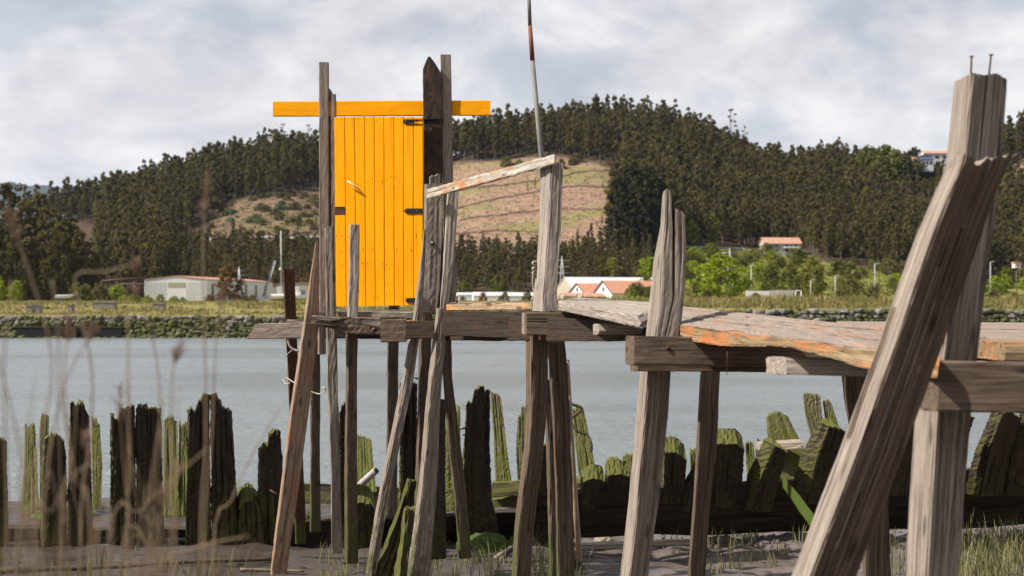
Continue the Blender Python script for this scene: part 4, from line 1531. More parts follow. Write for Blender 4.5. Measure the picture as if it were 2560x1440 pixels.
# lamp posts and poles
for px, pt, d_, lb in [(1878, 664, 345, 'slim grey lamp post right of the round tree'), (2187, 660, 330, 'slim grey lamp post before the dark wood'), (2476, 655, 335, 'grey lamp post right of the thick post'), (2088, 690, 340, 'short thin pole in the meadow bushes'), (2027, 700, 345, 'thin pole beside the goal frame')]:
    e = thing('lamp_post', lb, 'lamp post', at(px, d_))
    topz = hit_h(pt, d_)
    g = at(px, d_)
    tube('pole', e, [g - Vector((0, 0, .4)), (g.x, d_, topz)], 0.14, 'pole_grey', 6, 0.09)
    tube('arm', e, [(g.x, d_, topz - .05), (g.x + .5, d_ - .3, topz + .12)], 0.07, 'pole_grey', 5)
    boxmesh('lamp_head', e, (g.x + .6, d_ - .35, topz + .05), 0.7, 0.3, 0.16, 'pole_grey')
# boat mast + hull by the shed
e = thing('sailing_boat', 'white sailing boat laid up on land with tall bare mast', 'boat', at(712, 330))
g = at(712, 330)


def boat_hull(e, g, L_, B_, H_, rz, mat, name='hull'):
    V, Fc = [], []
    n = 12
    for i in range(n + 1):
        f = i / n
        w_ = B_ * 0.5 * (math.sin(math.pi * min(1, f * 0.62 + 0.38)) ** 0.8 if f > 0.02 else 0.8)
        x = (f - 0.5) * L_
        for (yy, zz_) in ((-1, H_ * (1 + .15 * f)), (-.8, H_ * .4), (0, 0.0 + .3 * f ** 3), (.8, H_ * .4), (1, H_ * (1 + .15 * f))):
            V.append((g.x + x * math.cos(rz) - yy * w_ * math.sin(rz), g.y + x * math.sin(rz) + yy * w_ * math.cos(rz), g.z + zz_))
    for i in range(n):
        for k in range(4):
            Fc.append((i * 5 + k, i * 5 + k + 1, (i + 1) * 5 + k + 1, (i + 1) * 5 + k))
        Fc.append((i * 5 + 4, i * 5, (i + 1) * 5, (i + 1) * 5 + 4))
    Fc.append((0, 1, 2, 3, 4))
    return mesh(name, V, Fc, MATS[mat], e, True, g)


boat_hull(e, g + Vector((1.5, 0, 0)), 9.5, 2.8, 1.5, 0.1, 'boat_white')
boxmesh('cabin', e, (g.x + 2.2, g.y, g.z + 1.4), 3.2, 1.6, 0.7, 'boat_white')
boxmesh('sail_cover', e, (g.x + 4.2, g.y - .2, g.z + 1.6), 1.0, 0.8, 0.8, 'boat_blue')
tube('mast', e, [(g.x - .8, g.y, g.z), (g.x - .9, g.y, hit_h(577, 330))], 0.17, 'pole_grey', 6, 0.13)
tube('radar', e, [(g.x - 1.2, g.y - .2, hit_h(673, 330)), (g.x - .8, g.y, hit_h(673, 330))], 0.28, 'boat_white', 6)
e = thing('crane_jib', 'thin blue lattice jib leaning left of the mast', 'crane', at(660, 345))
tube('jib', e, [at(657, 345, 1), (at(687, 345).x, 345, hit_h(650, 345))], 0.18, 'trim_blue', 4)
tube('stay', e, [at(662, 345, 1), (at(689, 345.5).x, 345.5, hit_h(652, 345))], 0.08, 'boat_white', 4)
e = thing('upturned_boat', 'white and blue boat lying tilted in the grass', 'boat', at(150, 300))
g = at(166, 300)
hl = boat_hull(e, g + Vector((0, 0, 0.3)), 4.6, 1.9, 1.0, 0.35, 'boat_white')
boxmesh('blue_band', e, (g.x - 1.3, g.y - 0.9, g.z + .2), 1.7, 0.3, 0.5, 'boat_blue', 0.35)
# pylons
def pylon(name, px, pt, d_, label):
    g = at(px, d_)
    e = thing(name, label, 'pylon', g)
    top = hit_h(pt, d_)
    H_ = top - g.z
    for sx in (-1, 1):
        for sy in (-1, 1):
            tube('leg', e, [(g.x + sx * H_ * .08, g.y + sy * H_ * .08, g.z - .3), (g.x, g.y, top)], 0.12, 'pole_grey', 4)
    for f in (0.62, 0.76, 0.9):
        wv = H_ * 0.17
        tube('crossarm', e, [(g.x - wv, g.y, g.z + H_ * f), (g.x + wv, g.y, g.z + H_ * f)], 0.11, 'pole_grey', 4)
    for k in range(5):
        f0, f1 = k * .17, (k + 1) * .17
        w0, w1 = H_ * .08 * (1 - f0), H_ * .08 * (1 - f1)
        tube('brace', e, [(g.x - w0, g.y - w0, g.z + H_ * f0), (g.x + w1, g.y - w1, g.z + H_ * f1)], 0.07, 'pole_grey', 4)
        tube('brace', e, [(g.x + w0, g.y - w0, g.z + H_ * f0), (g.x - w1, g.y - w1, g.z + H_ * f1)], 0.07, 'pole_grey', 4)


pylon('pylon', 1405, 640, 425, 'grey lattice power pylon behind the factory hall')
pylon('pylon', 1824, 620, 440, 'small grey pylon behind the bright round tree')
pylon('pylon', 598, 668, 420, 'small grey pylon above the warehouse roof')
# concrete blocks on the bank
for i, (px, d_, w_) in enumerate([(262, 118, 1.8), (398, 119, 1.0), (76, 112, 0.45), (97, 113, 0.4), (178, 114, 0.35)]):
    lb = ['wide dark concrete block in the grass above the culvert', 'small dark concrete block right of the wide one', 'tiny dark bollard at the far left of the bank', 'tiny dark bollard second from the left', 'tiny grey bollard above the culvert opening'][i]
    g = at(px, d_)
    e = thing('concrete_block', lb, 'block', g)
    boxmesh('body', e, g - Vector((0, 0, .2)), w_, 0.7, 0.75, 'concrete')
    boxmesh('cap', e, g + Vector((0, 0, .55)), w_ + 0.08, 0.78, 0.09, 'concrete')
# hillside house
g = ground_hit(1898, 634)
pr = (1990 - 1898) * g.y / F
hh = 38 * g.y / F
e, q, ax, wd = gable_house('hillside_house', 'two storey house with pink tiled roof below the dark wood', 'house', g + Vector((0, 0, -0.8)), (1, 0.10), (0.10, -1), pr, 7.5, hh * .62 + 0.8, hh + .8, 'wall_offwhite', 'roof_pink', 0.4)
nf = wd
z1, z2 = hh * .08 + .8, hh * .36 + .8
for k, (f0, f1) in enumerate([(.12, .24), (.27, .39), (.55, .66), (.70, .76), (.80, .90)]):
    for j, zb in enumerate((z1, z2)):
        panel('window', e, q, nf, [(7.52, pr * f0, zb), (7.52, pr * f1, zb), (7.52, pr * f1, zb + hh * .19), (7.52, pr * f0, zb + hh * .19)], 0.05, 'pane_teal' if (k < 2) else 'pane_dark')
panel('balcony', e, q, nf, [(7.55, pr * .53, z2 - .25), (7.55, pr * .93, z2 - .25), (7.55, pr * .93, z2 + .35), (7.55, pr * .53, z2 + .35)], 0.9, 'wall_white')
panel('stone_facing', e, q, nf, [(7.53, pr * .08, hh * .02), (7.53, pr * .45, hh * .02), (7.53, pr * .45, z2 + .1), (7.53, pr * .08, z2 + .1)], 0.02, 'wall_beige')
# small house + cars by the hedge
g = ground_hit(1552, 634)
e, q, ax, wd = gable_house('hedge_cottage', 'tiny cottage with faded roof behind the hedge', 'house', g, (1, .1), (.1, -1), 5.5, 5, 1.9, 2.9, 'wall_offwhite', 'roof_pink', 0.3)
panel('door', e, q, wd, [(5.02, 2, 0), (5.02, 3, 0), (5.02, 3, 1.6), (5.02, 2, 1.6)], .05, 'pane_dark')
for i, px in enumerate((1583, 1597)):
    g = ground_hit(px, 634)
    e = thing('parked_car', ['white car parked next to the tiny cottage', 'white car parked second from the tiny cottage'][i], 'car', g)
    boxmesh('body', e, g + Vector((0, 0, .3)), 4.0, 1.7, 0.7, 'boat_white', .3)
    boxmesh('cabin', e, g + Vector((0, 0, 1.0)), 2.2, 1.5, 0.55, 'pane_dark', .3)
    for sx in (-1.2, 1.2):
        tube('wheel', e, [g + Vector((sx, -.95, .32)), g + Vector((sx, -.75, .32))], 0.32, 'void_dark', 8)
# hilltop houses
for i, (px, d_, pt, w_, wm, rm, lb) in enumerate([(2272, 690, 392, 7, 'wall_beige', 'roof_orange', 'hilltop house with orange roof and dark front'), (2292, 688, 394, 6, 'wall_white', 'trim_blue', 'small hilltop house with blue awning'), (2300, 720, 379, 13, 'wall_white', 'roof_pink', 'long white building on the ridge behind the hilltop houses')]):
    x = (px - 1280) * d_ / F
    zt = hit_h(pt, d_)
    e, q, ax, wd = gable_house('hilltop_house', lb, 'house', Vector((x, d_, zt - 6.0)), (1, 0.05), (0.05, -1), w_, 6, 4.6, 6.0, wm, rm, .4)
    for k in range(3):
        panel('window', e, q, wd, [(6.03, w_ * (.12 + .3 * k), 2.0), (6.03, w_ * (.28 + .3 * k), 2.0), (6.03, w_ * (.28 + .3 * k), 3.6), (6.03, w_ * (.12 + .3 * k), 3.6)], .05, 'pane_dark')
# hut on stilts at the right edge
d_ = 360
g = at(2541, d_)
e = thing('stilt_hut', 'tiny white hut with orange roof on a post by the conifers', 'hut', g)
zt = hit_h(670, d_)
tube('stilt', e, [g - Vector((0, 0, .3)), (g.x, d_, zt)], 0.12, 'bark', 6)
boxmesh('cabin', e, (g.x, d_, zt), 1.6, 1.4, 1.05, 'wall_white', .2)
boxmesh('roof', e, (g.x, d_, zt + 1.05), 1.9, 1.8, 0.45, 'roof_orange', .2)
boxmesh('window', e, (g.x + .15, d_ - .72, zt + .35), .45, .1, .4, 'pane_dark', .2)
# ------------------------------------------------------------------ walkway
walk = thing('walkway', 'weathered timber walkway on rough posts running to the landing stage', 'walkway', (1.0, 8.0, 0.3))
# near upright with two long nails on top
pn = post('post', walk, [(2385, 184), (2362, 400), (2332, 700), (2287, 1034), (2262, 1440), (2236, 2010)], [(2520, 190), (2506, 400), (2466, 700), (2428, 1034), (2400, 1440), (2372, 2010)], 5.3, 'wood_grey', t=0.2, lf=(0.33, 0.42),
          prof=[(2385, 182), (2400, 186), (2430, 181), (2460, 186), (2490, 179), (2520, 193)], kf=16, ks=10, seg=0.04, groove=0.0013, rough=0.0005, seed=1, fiss=16, fdep=0.014)
pn['label'] = 'tall near post topped by two rusty nails'
for (xa, ya, xb, yb) in ((2427, 184, 2429, 140), (2472, 184, 2478, 136)):
    nl = tube('nail', pn, [P(xa, ya + 8, 5.38), P(xb, yb, 5.38)], 0.0035, 'rusty_iron', 6)
    tube('nail_head', pn, [P(xb, yb + 2, 5.38), P(xb, yb, 5.38)], 0.009, 'rusty_iron', 8)
# leaning prop in front
pl_ = post('prop', walk, [(2364, 400), (2297, 560), (2248, 700), (2200, 847), (2090, 1160), (1986, 1440), (1790, 1990)], [(2531, 384), (2486, 490), (2412, 700), (2362, 850), (2262, 1140), (2148, 1440), (1950, 1990)], (4.6, 4.98), 'wood_grey', t=0.19,
           lf=(0.29, 0.24), sl=0.5, prof=[(2366, 404), (2380, 394), (2402, 381), (2420, 388), (2436, 392), (2450, 416), (2462, 408), (2472, 386), (2486, 394), (2500, 384), (2515, 390), (2522, 374), (2531, 384)], kf=20, ks=10, seg=0.03, groove=0.0016, rough=0.0005, edge=0.008, seed=2, fiss=26, fdep=0.02)
pl_['label'] = 'thick leaning prop with broken top'
pl_.data.materials.append(MATS['wood_shade_front'])        # front faces coloured a darker brown to deepen their shade
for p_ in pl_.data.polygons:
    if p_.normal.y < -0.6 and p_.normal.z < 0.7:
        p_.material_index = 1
# split middle post
pm = post('post', walk, [(1656, 476), (1650, 560), (1634, 640), (1623, 740), (1613, 845)], [(1683, 500), (1685, 560), (1684, 640), (1684, 745), (1664, 845)], 8.0, 'wood_grey', t=0.16, lf=(0.32, 0.5), sl=0.05,
          prof=[(1652, 498), (1658, 478), (1666, 470), (1674, 476), (1679, 486), (1683, 522)], kf=6, ks=6, seg=0.03, groove=0.0013, rough=0.0005, seed=3, fiss=6, fdep=0.009)
pm['label'] = 'split post with a pointed splinter top'
post('split_half', pm, [(1687, 522), (1688, 640), (1687, 740), (1662, 845)], [(1716, 534), (1717, 640), (1711, 740), (1700, 842)], 8.0, 'wood_grey', t=0.16, sl=0.05,
     prof=[(1688, 520), (1698, 526), (1708, 530), (1720, 548)], kf=6, ks=6, seg=0.03, groove=0.0013, rough=0.0005, seed=4, fiss=6, fdep=0.009)
post('leg', walk, [(1605, 880), (1590, 1040), (1572, 1260), (1552, 1440), (1510, 1905)], [(1682, 880), (1672, 1040), (1650, 1240), (1622, 1440), (1590, 1905)], 8.06, 'wood_grey', t=0.18, lf=(0.25, 0.36), kf=8, ks=6, seg=0.05, groove=0.0013, rough=0.0005, seed=5, fiss=10, fdep=0.012)
post('leg', walk, [(1752, 905), (1742, 1100), (1730, 1280), (1719, 1440), (1700, 1710)], [(1802, 905), (1794, 1100), (1775, 1280), (1764, 1440), (1748, 1710)], 9.2, 'wood_brown', t=0.15, lf=0.12, seed=6, fiss=7, fdep=0.009, groove=0.0013)
post('leg', walk, [(2100, 900), (2110, 1000), (2126, 1100), (2150, 1300), (2170, 1600)], [(2160, 900), (2172, 1000), (2190, 1100), (2222, 1300), (2240, 1600)], 7.9, 'wood_brown', t=0.15, lf=0.1, seed=7)
post('leg', walk, [(2165, 1180), (2164, 1300), (2160, 1440), (2150, 1850)], [(2226, 1180), (2222, 1300), (2220, 1440), (2216, 1850)], 6.1, 'wood_brown', t=0.12, lf=0.1, seed=8)
post('leg', walk, [(2600, 870), (2596, 1200), (2590, 1700)], [(2668, 870), (2664, 1200), (2660, 1700)], 7.2, 'wood_brown', t=0.15, lf=0.1, seed=28)
# back post C and its legs
pc = post('post', walk, [(1351, 406), (1347, 560), (1340, 660), (1333, 740), (1329, 778)], [(1410, 408), (1404, 560), (1397, 660), (1393, 740), (1402, 778)], 11.0, 'wood_pale', t=0.19, lf=(0.46, 0.42), sl=0.1, prof=[(1351, 410), (1378, 402), (1400, 407), (1412, 406)], kf=8, ks=8, seg=0.04, groove=0.0013, rough=0.0005, seed=9, fiss=10, fdep=0.01)
pc['label'] = 'pale post carrying the high end of the handrail'
post('leg', walk, [(1316, 830), (1312, 1000), (1308, 1100), (1296, 1250), (1282, 1440), (1272, 1590)], [(1374, 830), (1368, 1000), (1358, 1100), (1346, 1250), (1329, 1440), (1320, 1590)], 11.0, 'wood_brown', t=0.17, lf=(0.28, 0.22), wob=0.012, kf=8, groove=0.0020, seed=10, fiss=10, fdep=0.012)
post('leg', walk, [(1366, 835), (1380, 1050), (1388, 1250), (1392, 1440), (1393, 1570)], [(1412, 835), (1424, 1050), (1432, 1250), (1437, 1440), (1440, 1570)], 11.3, 'wood_brown', t=0.15, lf=0.12, seed=11, fiss=10, fdep=0.012)
post('leg', walk, [(1362, 950), (1372, 1100), (1380, 1440), (1382, 1500)], [(1376, 950), (1390, 1100), (1396, 1440), (1398, 1500)], 11.7, 'wood_brown', t=0.06, seed=12)
tube('cane', walk, [P(1417, 900, 11.9), P(1428, 1090, 11.95), P(1438, 1260, 12.0), P(1449, 1400, 12.1)], 0.021, 'bamboo', 8, 0.026)
# cross beams
bm_ = beam('cross_beam', walk, (1586, 841, 914, 7.76), (2190, 846, 920, 7.72), 0.12, 'wood_brown', back=(-0.35, 1, 0), kf=5, ks=4, groove=0.0008, rough=0.0015, seed=13)
tube('bolt', bm_, [P(1670, 870, 7.80), P(1670, 870, 7.745)], 0.012, 'rusty_iron', 8)
beam('cross_beam', walk, (1594, 846, 930, 7.98), (2200, 850, 932, 7.95), 0.10, 'wood_brown', back=(-0.35, 1, 0), seed=14)
beam('cross_beam', walk, (1317, 781, 838, 10.8), (1690, 783, 842, 10.7), 0.05, 'wood_brown', back=(-0.4, 1, 0), seed=15, groove=0.0008)
beam('cross_beam', walk, (1312, 782, 836, 10.9), (1500, 782, 840, 10.9), 0.06, 'wood_grey', back=(-0.4, 1, 0), seed=16)
beam('joist', walk, (1108, 778, 840, 12.05), (1332, 780, 846, 11.15), 0.08, 'wood_dark', seed=17)
beam('joist', walk, (1104, 790, 851, 12.6), (1660, 800, 853, 9.3), 0.1, 'wood_dark', seed=18)
beam('cross_beam', walk, (2346, 904, 1030, 5.14), (2900, 912, 1040, 5.05), 0.12, 'wood_brown', back=(-0.3, 1, 0), kf=8, ks=5, groove=0.0013, seed=19)
beam('cross_beam', walk, (2330, 915, 1000, 5.75), (2900, 925, 1010, 5.7), 0.1, 'wood_brown', back=(-0.3, 1, 0), seed=20)
beam('joist', walk, (1966, 895, 937, 6.55), (2500, 905, 950, 6.2), 0.16, 'wood_pale', back=(-0.45, 1, 0), kf=5, ks=5, seed=21)
beam('joist', walk, (1497, 810, 836, 9.6), (1700, 806, 834, 9.5), 0.10, 'wood_pale', back=(-0.35, 1, 0), seed=22)
beam('joist', walk, (1760, 845, 905, 8.6), (2600, 855, 935, 7.0), 0.1, 'wood_dark', seed=23)
beam('joist', walk, (1198, 780, 793, 11.95), (1226, 781, 790, 11.9), 0.3, 'driftwood', back=(0.1, 1, 0), seed=24, edge=0.015)
# deck planks, near bay
F0, F1 = P(1701, 812, 8.0), P(2350, 893, 5.1)
B0, B1 = P(1640, 761, 9.4), P(2240, 826, 6.45)
rsd = np.random.RandomState(17)
cuts = [0, 0.2, 0.42, 0.60, 0.80, 1.0]
for k in range(5):
    g0, g1 = cuts[k] + (0.012 if k else 0), cuts[k + 1] - 0.012
    zo = Vector((0, 0, rsd.uniform(-0.006, 0.008)))
    f0, b0 = F0.lerp(B0, g0) + zo, F0.lerp(B0, g1) + zo
    f1, b1 = F1.lerp(B1, g0) + zo, F1.lerp(B1, g1) + zo
    dl = (f1 - f0).normalized()
    if k in (1, 2, 3, 4):
        ex = -rsd.uniform(0.0, 0.12) * dl
        f0, b0 = f0 + ex, b0 + ex
    if k == 0:
        # thick live-edged front plank
        rows = []
        for s_ in np.linspace(0, 1, 14):
            p0, p1 = f0.lerp(f1, s_), b0.lerp(b1, s_)
            th = 0.062 + 0.02 * math.sin(s_ * 9) + rsd.randn() * 0.004
            rows.append((p0 + Vector((-0.02 * rsd.rand(), -0.02, -th)), p0 + Vector((0, 0, rsd.randn() * 0.003)), p1, p1 + Vector((0, 0, -th))))
        o = loft('plank', walk, rows, MATS['wood_deck_edge'], kf=5, ks=7, seg=0.04, groove=0.0013, rough=0.003, seed=30)
        o.data.materials.append(MATS['wood_deck'])
        for p_ in o.data.polygons:
            if p_.normal.z > 0.6:
                p_.material_index = 1
        o['label'] = 'thick live-edged front plank with orange edge'
    else:
        plank('plank', walk, f0, f1, b0, b1, 0.05, 'wood_deck', kf=3, ks=6, seg=0.05, groove=0.0009, rough=0.002, seed=30 + k)
# planks of the far right bay
for k, (f0, f1, b0, b1, mt) in enumerate([
        (P(2088, 819, 7.9), P(2760, 825, 7.5), P(2092, 803, 9.1), P(2760, 808, 8.8), 'wood_deck'),
        (P(2110, 838, 7.0), P(2760, 846, 6.8), P(2085, 822, 7.75), P(2760, 828, 7.35), 'wood_deck'),
        (P(2475, 858, 6.3), P(2800, 866, 6.2), P(2462, 838, 6.95), P(2800, 849, 6.75), 'wood_deck')]):
    plank('plank', walk, f0, f1, b0, b1, 0.05, mt, kf=3, ks=6, groove=0.0009, rough=0.002, seed=40 + k)
beam('plank', walk, (2512, 858, 903, 5.75), (2850, 866, 912, 5.7), 0.3, 'wood_deck_edge', back=(-0.2, 1, 0.03), kf=4, ks=6, seed=44)
# plank with the broken end between back and middle posts
o = plank('plank', walk, P(1396, 752, 10.75), P(1606, 792, 8.35), P(1420, 747, 11.5), P(1655, 768, 9.35), 0.068, 'wood_pale', kf=4, ks=7, seg=0.04, groove=0.0010, rough=0.002, seed=45,
          top=lambda u, v: -0.10 * abs(math.sin(7 * u + 3)) - 0.08 * (u > 0.5) + 0.03 * math.sin(9 * v))
o['label'] = 'pale plank with rotten broken end'
plank('plank', walk, P(1425, 747, 11.55), P(1660, 766, 9.4), P(1440, 743.5, 12.2), P(1690, 759, 10.2), 0.05, 'wood_pale', seed=46)
# lichen covered board before the landing
beam('plank', walk, (1116, 759, 777, 12.3), (1330, 757, 776, 11.25), 0.22, 'wood_lichen', back=(0.3, 1, 0.01), kf=4, ks=6, seg=0.03, edge=0.012, groove=0.0010, seed=47)
beam('plank', walk, (1122, 757, 772, 12.7), (1335, 756, 772, 11.6), 0.2, 'wood_deck', back=(0.3, 1, 0.01), seed=48)
# handrail
hr = beam('handrail', walk, (1066, 473, 497, 12.9), (1386, 385, 410, 10.86), 0.06, 'wood_painted', back=(0.25, 1, 0), kf=4, ks=4, seg=0.04, groove=0.0008, rough=0.0015, seed=49)
hr['label'] = 'sloping handrail with flaking white paint and rust'
tube('nail', hr, [P(1383, 392, 10.9), P(1392, 383, 10.9)], 0.004, 'rusty_iron', 6)
# flag pole lashed to the back post
fp = thing('metal_pole', 'tall thin grey metal pole with a rusty sleeve, leaning behind the handrail post', 'pole', P(1379, 778, 11.45))
tube('tube', fp, [P(1379, 790, 11.45), P(1353, 390, 11.45), P(1331, 150, 11.45)], 0.021, 'galvanised', 10, 0.019)
tube('rust_sleeve', fp, [P(1331.3, 152, 11.45), P(1325, 65, 11.45)], 0.0195, 'rust_sleeve', 10, 0.0165)
tube('top_tube', fp, [P(1325.1, 67, 11.45), P(1321, -40, 11.45)], 0.0155, 'galvanised', 10, 0.015)
# rope at the back post
rp = thing('mooring_rope', 'white rope tied round the back post at its left side', 'rope', P(1335, 690, 11.2))
for yy in (657, 671, 682):
    tube('coil', rp, [P(1340, yy - 3, 11.18), P(1333, yy - 2, 11.16), P(1332, yy + 3, 11.15), P(1338, yy + 6, 11.18)], 0.0075, 'rope_white', 6, sub=3)
tube('tail', rp, [P(1333, 685, 11.17), P(1332, 710, 11.2), P(1335, 735, 11.2), P(1328, 752, 11.2)], 0.007, 'rope_white', 6, sub=3)
tube('rust_spike', walk, [P(1819, 858, 7.3), P(1817, 937, 7.3)], 0.005, 'rusty_iron', 5, 0.002)

# ------------------------------------------------------------------ landing stage with the door
land = thing('landing_stage', 'ramshackle timber landing stage on leaning stilts under the yellow door', 'landing stage', (-1.4, 13.5, 0.2))
beam('board', land, (616, 809, 847, 14.1), (900, 806, 846, 13.9), 0.04, 'wood_new', bot=lambda u, v: -0.11 * u, groove=0.0012, rough=0.001, seed=60)
beam('board', land, (717, 799, 808, 14.3), (780, 799, 808, 14.2), 0.12, 'wood_new', seed=61)
post('stilt', land, [(706, 672), (714, 830), (722, 1000), (736, 1290), (738, 1360)], [(737, 673), (742, 830), (750, 1000), (765, 1290), (766, 1360)], 14.7, 'wood_redbrown', t=0.06, lf=0.06, groove=0.0012, seed=62)['label'] = 'flat rust brown stilt'
o = post('prop', land, [(788, 606), (775, 690), (758, 800), (738, 940), (725, 1020), (706, 1180), (675, 1435)], [(797, 604), (798, 690), (800, 800), (782, 950), (774, 1020), (756, 1160), (717, 1437)], 13.0, 'wood_orange', t=0.05, lf=(0.15, 0.10), sl=0.3, prof=[(786, 618), (792, 600), (798, 606)], kf=8, groove=0.0013, rough=0.0005, seed=63)
o['label'] = 'reddish leaning plank prop'
post('stilt', land, [(811, 568), (813, 700), (816, 800), (818, 950), (827, 1200), (828, 1385)], [(835, 566), (837, 700), (841, 800), (845, 950), (852, 1200), (857, 1385)], 13.15, 'wood_grey', t=0.09, lf=0.10, sl=0.08, prof=[(811, 570), (835, 565)], seed=64, fiss=7, fdep=0.009, groove=0.0010)
post('stilt', land, [(872, 561), (871, 680), (867, 796)], [(899, 561), (899, 680), (895, 798)], 12.95, 'wood_pale', t=0.09, lf=0.16, sl=0.08, seed=65, kf=6, groove=0.0010)
post('stilt', land, [(864, 832), (864, 950), (861, 1200), (861, 1410)], [(895, 832), (893, 950), (893, 1200), (896, 1410)], 12.95, 'wood_brown', t=0.10, lf=0.2, seed=66, fiss=7, fdep=0.009, groove=0.0013)
post('stilt', land, [(777, 850), (777, 950), (776, 1100), (774, 1330)], [(800, 850), (801, 950), (800, 1100), (802, 1330)], 14.5, 'wood_brown', t=0.08, lf=0.1, seed=67)
post('stilt', land, [(798, 780), (798, 884)], [(815, 780), (815, 886)], 13.8, 'wood_new', t=0.05, seed=68)
post('stilt', land, [(970, 762), (968, 860), (967, 1000), (966, 1290)], [(998, 762), (997, 860), (995, 1000), (994, 1290)], 14.9, 'wood_brown', t=0.08, lf=0.08, seed=69)
for k, (xa, xb, yt, yb, d_, mt) in enumerate([(846, 1030, 779, 795, 13.25, 'wood_pale'), (842, 1040, 777, 788, 13.6, 'wood_grey'), (840, 1062, 776, 786, 13.95, 'wood_brown'), (838, 1070, 775, 785, 14.3, 'wood_grey')]):
    beam('deck_board', land, (xa, yt, yb, d_), (xb, yt + 0.5, yb + 1, d_), 0.3, mt, kf=3, ks=5, seg=0.04, edge=0.012, groove=0.0010, seed=70 + k)
o = beam('splintered_beam', land, (782, 790, 812, 12.85), (952, 795, 838, 12.8), 0.10, 'wood_brown', mid=[(838, 792, 822, 12.84), (852, 793, 834, 12.83)], kf=7, ks=4, seg=0.025, groove=0.0017, rough=0.003,
         bot=lambda u, v: 0.05 * math.sin(u * 17 + 1) + 0.03 * math.sin(u * 41), seed=75)
beam('splinter', o, (779, 789, 797, 12.8), (850, 794, 800, 12.8), 0.03, 'wood_grey', seed=76)
beam('splinter', o, (776, 806, 812, 12.81), (842, 808, 815, 12.81), 0.03, 'wood_brown', seed=77)
beam('joist', land, (830, 800, 845, 13.4), (1020, 800, 848, 13.3), 0.08, 'wood_dark', seed=78)
beam('block', land, (951, 799, 856, 12.6), (1014, 798, 855, 12.55), 0.14, 'wood_brown', kf=8, ks=5, seg=0.02, groove=0.0010, seed=79)
beam('brace', land, (908, 803, 808, 12.7), (952, 803, 826, 12.7), 0.03, 'wood_grey', seed=80)
beam('board', land, (1014, 802, 847, 12.5), (1086, 802, 846, 12.4), 0.03, 'wood_dark', seed=81, groove=0.0012)['label'] = 'dark board with yellow lichen along its top'
beam('lichen_strip', land, (1016, 800.5, 804, 12.49), (1046, 801, 804, 12.49), 0.03, 'wood_lichen', seed=82, groove=0.0006, rough=0.0005, edge=0.001)
# props of the front corner
post('prop', land, [(1058, 574), (1046, 680), (1030, 800), (1004, 950), (964, 1150), (913, 1440)], [(1064, 572), (1062, 680), (1054, 800), (1034, 950), (994, 1150), (940, 1440)], 12.7, 'wood_grey', t=0.09, lf=0.28, sl=0.2, seed=83, fiss=7, fdep=0.009, wob=0.006, groove=0.0013)
post('stilt', land, [(1047, 780), (1045, 950), (1040, 1120), (1030, 1400)], [(1082, 780), (1076, 950), (1074, 1120), (1070, 1400)], 13.0, 'wood_brown', t=0.10, lf=0.22, seed=84, fiss=7, fdep=0.009, groove=0.0015)
post('prop', land, [(1093, 772), (1082, 860), (1071, 950), (1052, 1130), (1040, 1250), (1017, 1445)], [(1113, 770), (1118, 860), (1106, 960), (1096, 1130), (1088, 1250), (1076, 1445)], 12.4, 'wood_grey', t=0.13, lf=(0.35, 0.16), sl=0.25, seed=85, fiss=7, fdep=0.009, wob=0.006, groove=0.0015)
post('prop', land, [(1100, 850), (1104, 950), (1118, 1120), (1142, 1330), (1148, 1400)], [(1126, 850), (1128, 950), (1150, 1120), (1174, 1330), (1180, 1400)], 12.75, 'wood_brown', t=0.08, lf=0.12, seed=86, fiss=7, fdep=0.009, wob=0.006, groove=0.0013)
post('stilt', land, [(1078, 1000), (1076, 1200), (1074, 1400)], [(1113, 1000), (1114, 1200), (1116, 1400)], 13.6, 'wood_rib', t=0.1, seed=87)
# front corner uprights
o = post('upright', land, [(1061, 459), (1060, 600), (1056, 720), (1052, 782)], [(1107, 459), (1106, 600), (1100, 720), (1092, 782)], 13.2, 'wood_grey', t=0.06, lf=0.07, sl=0.08, prof=[(1061, 460), (1107, 458)], kf=8, seg=0.04, groove=0.0015, seed=88, fiss=6, fdep=0.008)
tube('bolt_hole', o, [P(1080, 607, 13.22), P(1080, 607, 13.19)], 0.02, 'rusty_iron', 10)
tube('daylight', o, [P(1080.4, 607, 13.2), P(1080.4, 607, 13.185)], 0.010, 'wall_offwhite', 8)
post('upright', land, [(1076, 440), (1076, 500)], [(1088, 440), (1088, 500)], 13.5, 'wood_grey', t=0.04, prof=[(1076, 443), (1082, 438), (1088, 441)], seed=89)
post('upright', land, [(1089, 436), (1089, 500)], [(1101, 434), (1101, 500)], 13.5, 'wood_grey', t=0.04, prof=[(1089, 440), (1096, 433), (1101, 438)], seed=90)
post('upright', land, [(1118, 480), (1112, 560), (1106, 680), (1098, 782)], [(1148, 476), (1138, 600), (1130, 700), (1118, 782)], 12.85, 'wood_pale', t=0.09, lf=(0.10, 0.10), sl=0.1, kf=7, wob=0.006, groove=0.0013, seed=91, fiss=6, fdep=0.008)
post('stake', land, [(1130, 652), (1124, 758)], [(1147, 656), (1139, 760)], 12.9, 'wood_grey', t=0.04, lf=0.1, prof=[(1130, 650), (1147, 657)], seed=92)
tube('nail', land, [P(1141, 762, 12.6), P(1143, 740, 12.6)], 0.008, 'rusty_iron', 6)
# mossy stump under the corner
post('mossy_stump', land, [(1018, 1215), (990, 1290), (955, 1380), (925, 1450)], [(1042, 1205), (1028, 1290), (1010, 1380), (990, 1450)], 12.75, 'wood_rib', t=0.16, lf=0.2, kf=8, groove=0.014, rough=0.008, seed=93)
post('mossy_stump', land, [(1010, 1280), (1000, 1360), (990, 1450)], [(1052, 1275), (1050, 1360), (1046, 1450)], 12.6, 'wood_rib_green', t=0.14, lf=0.15, kf=8, groove=0.014, rough=0.008, seed=94)

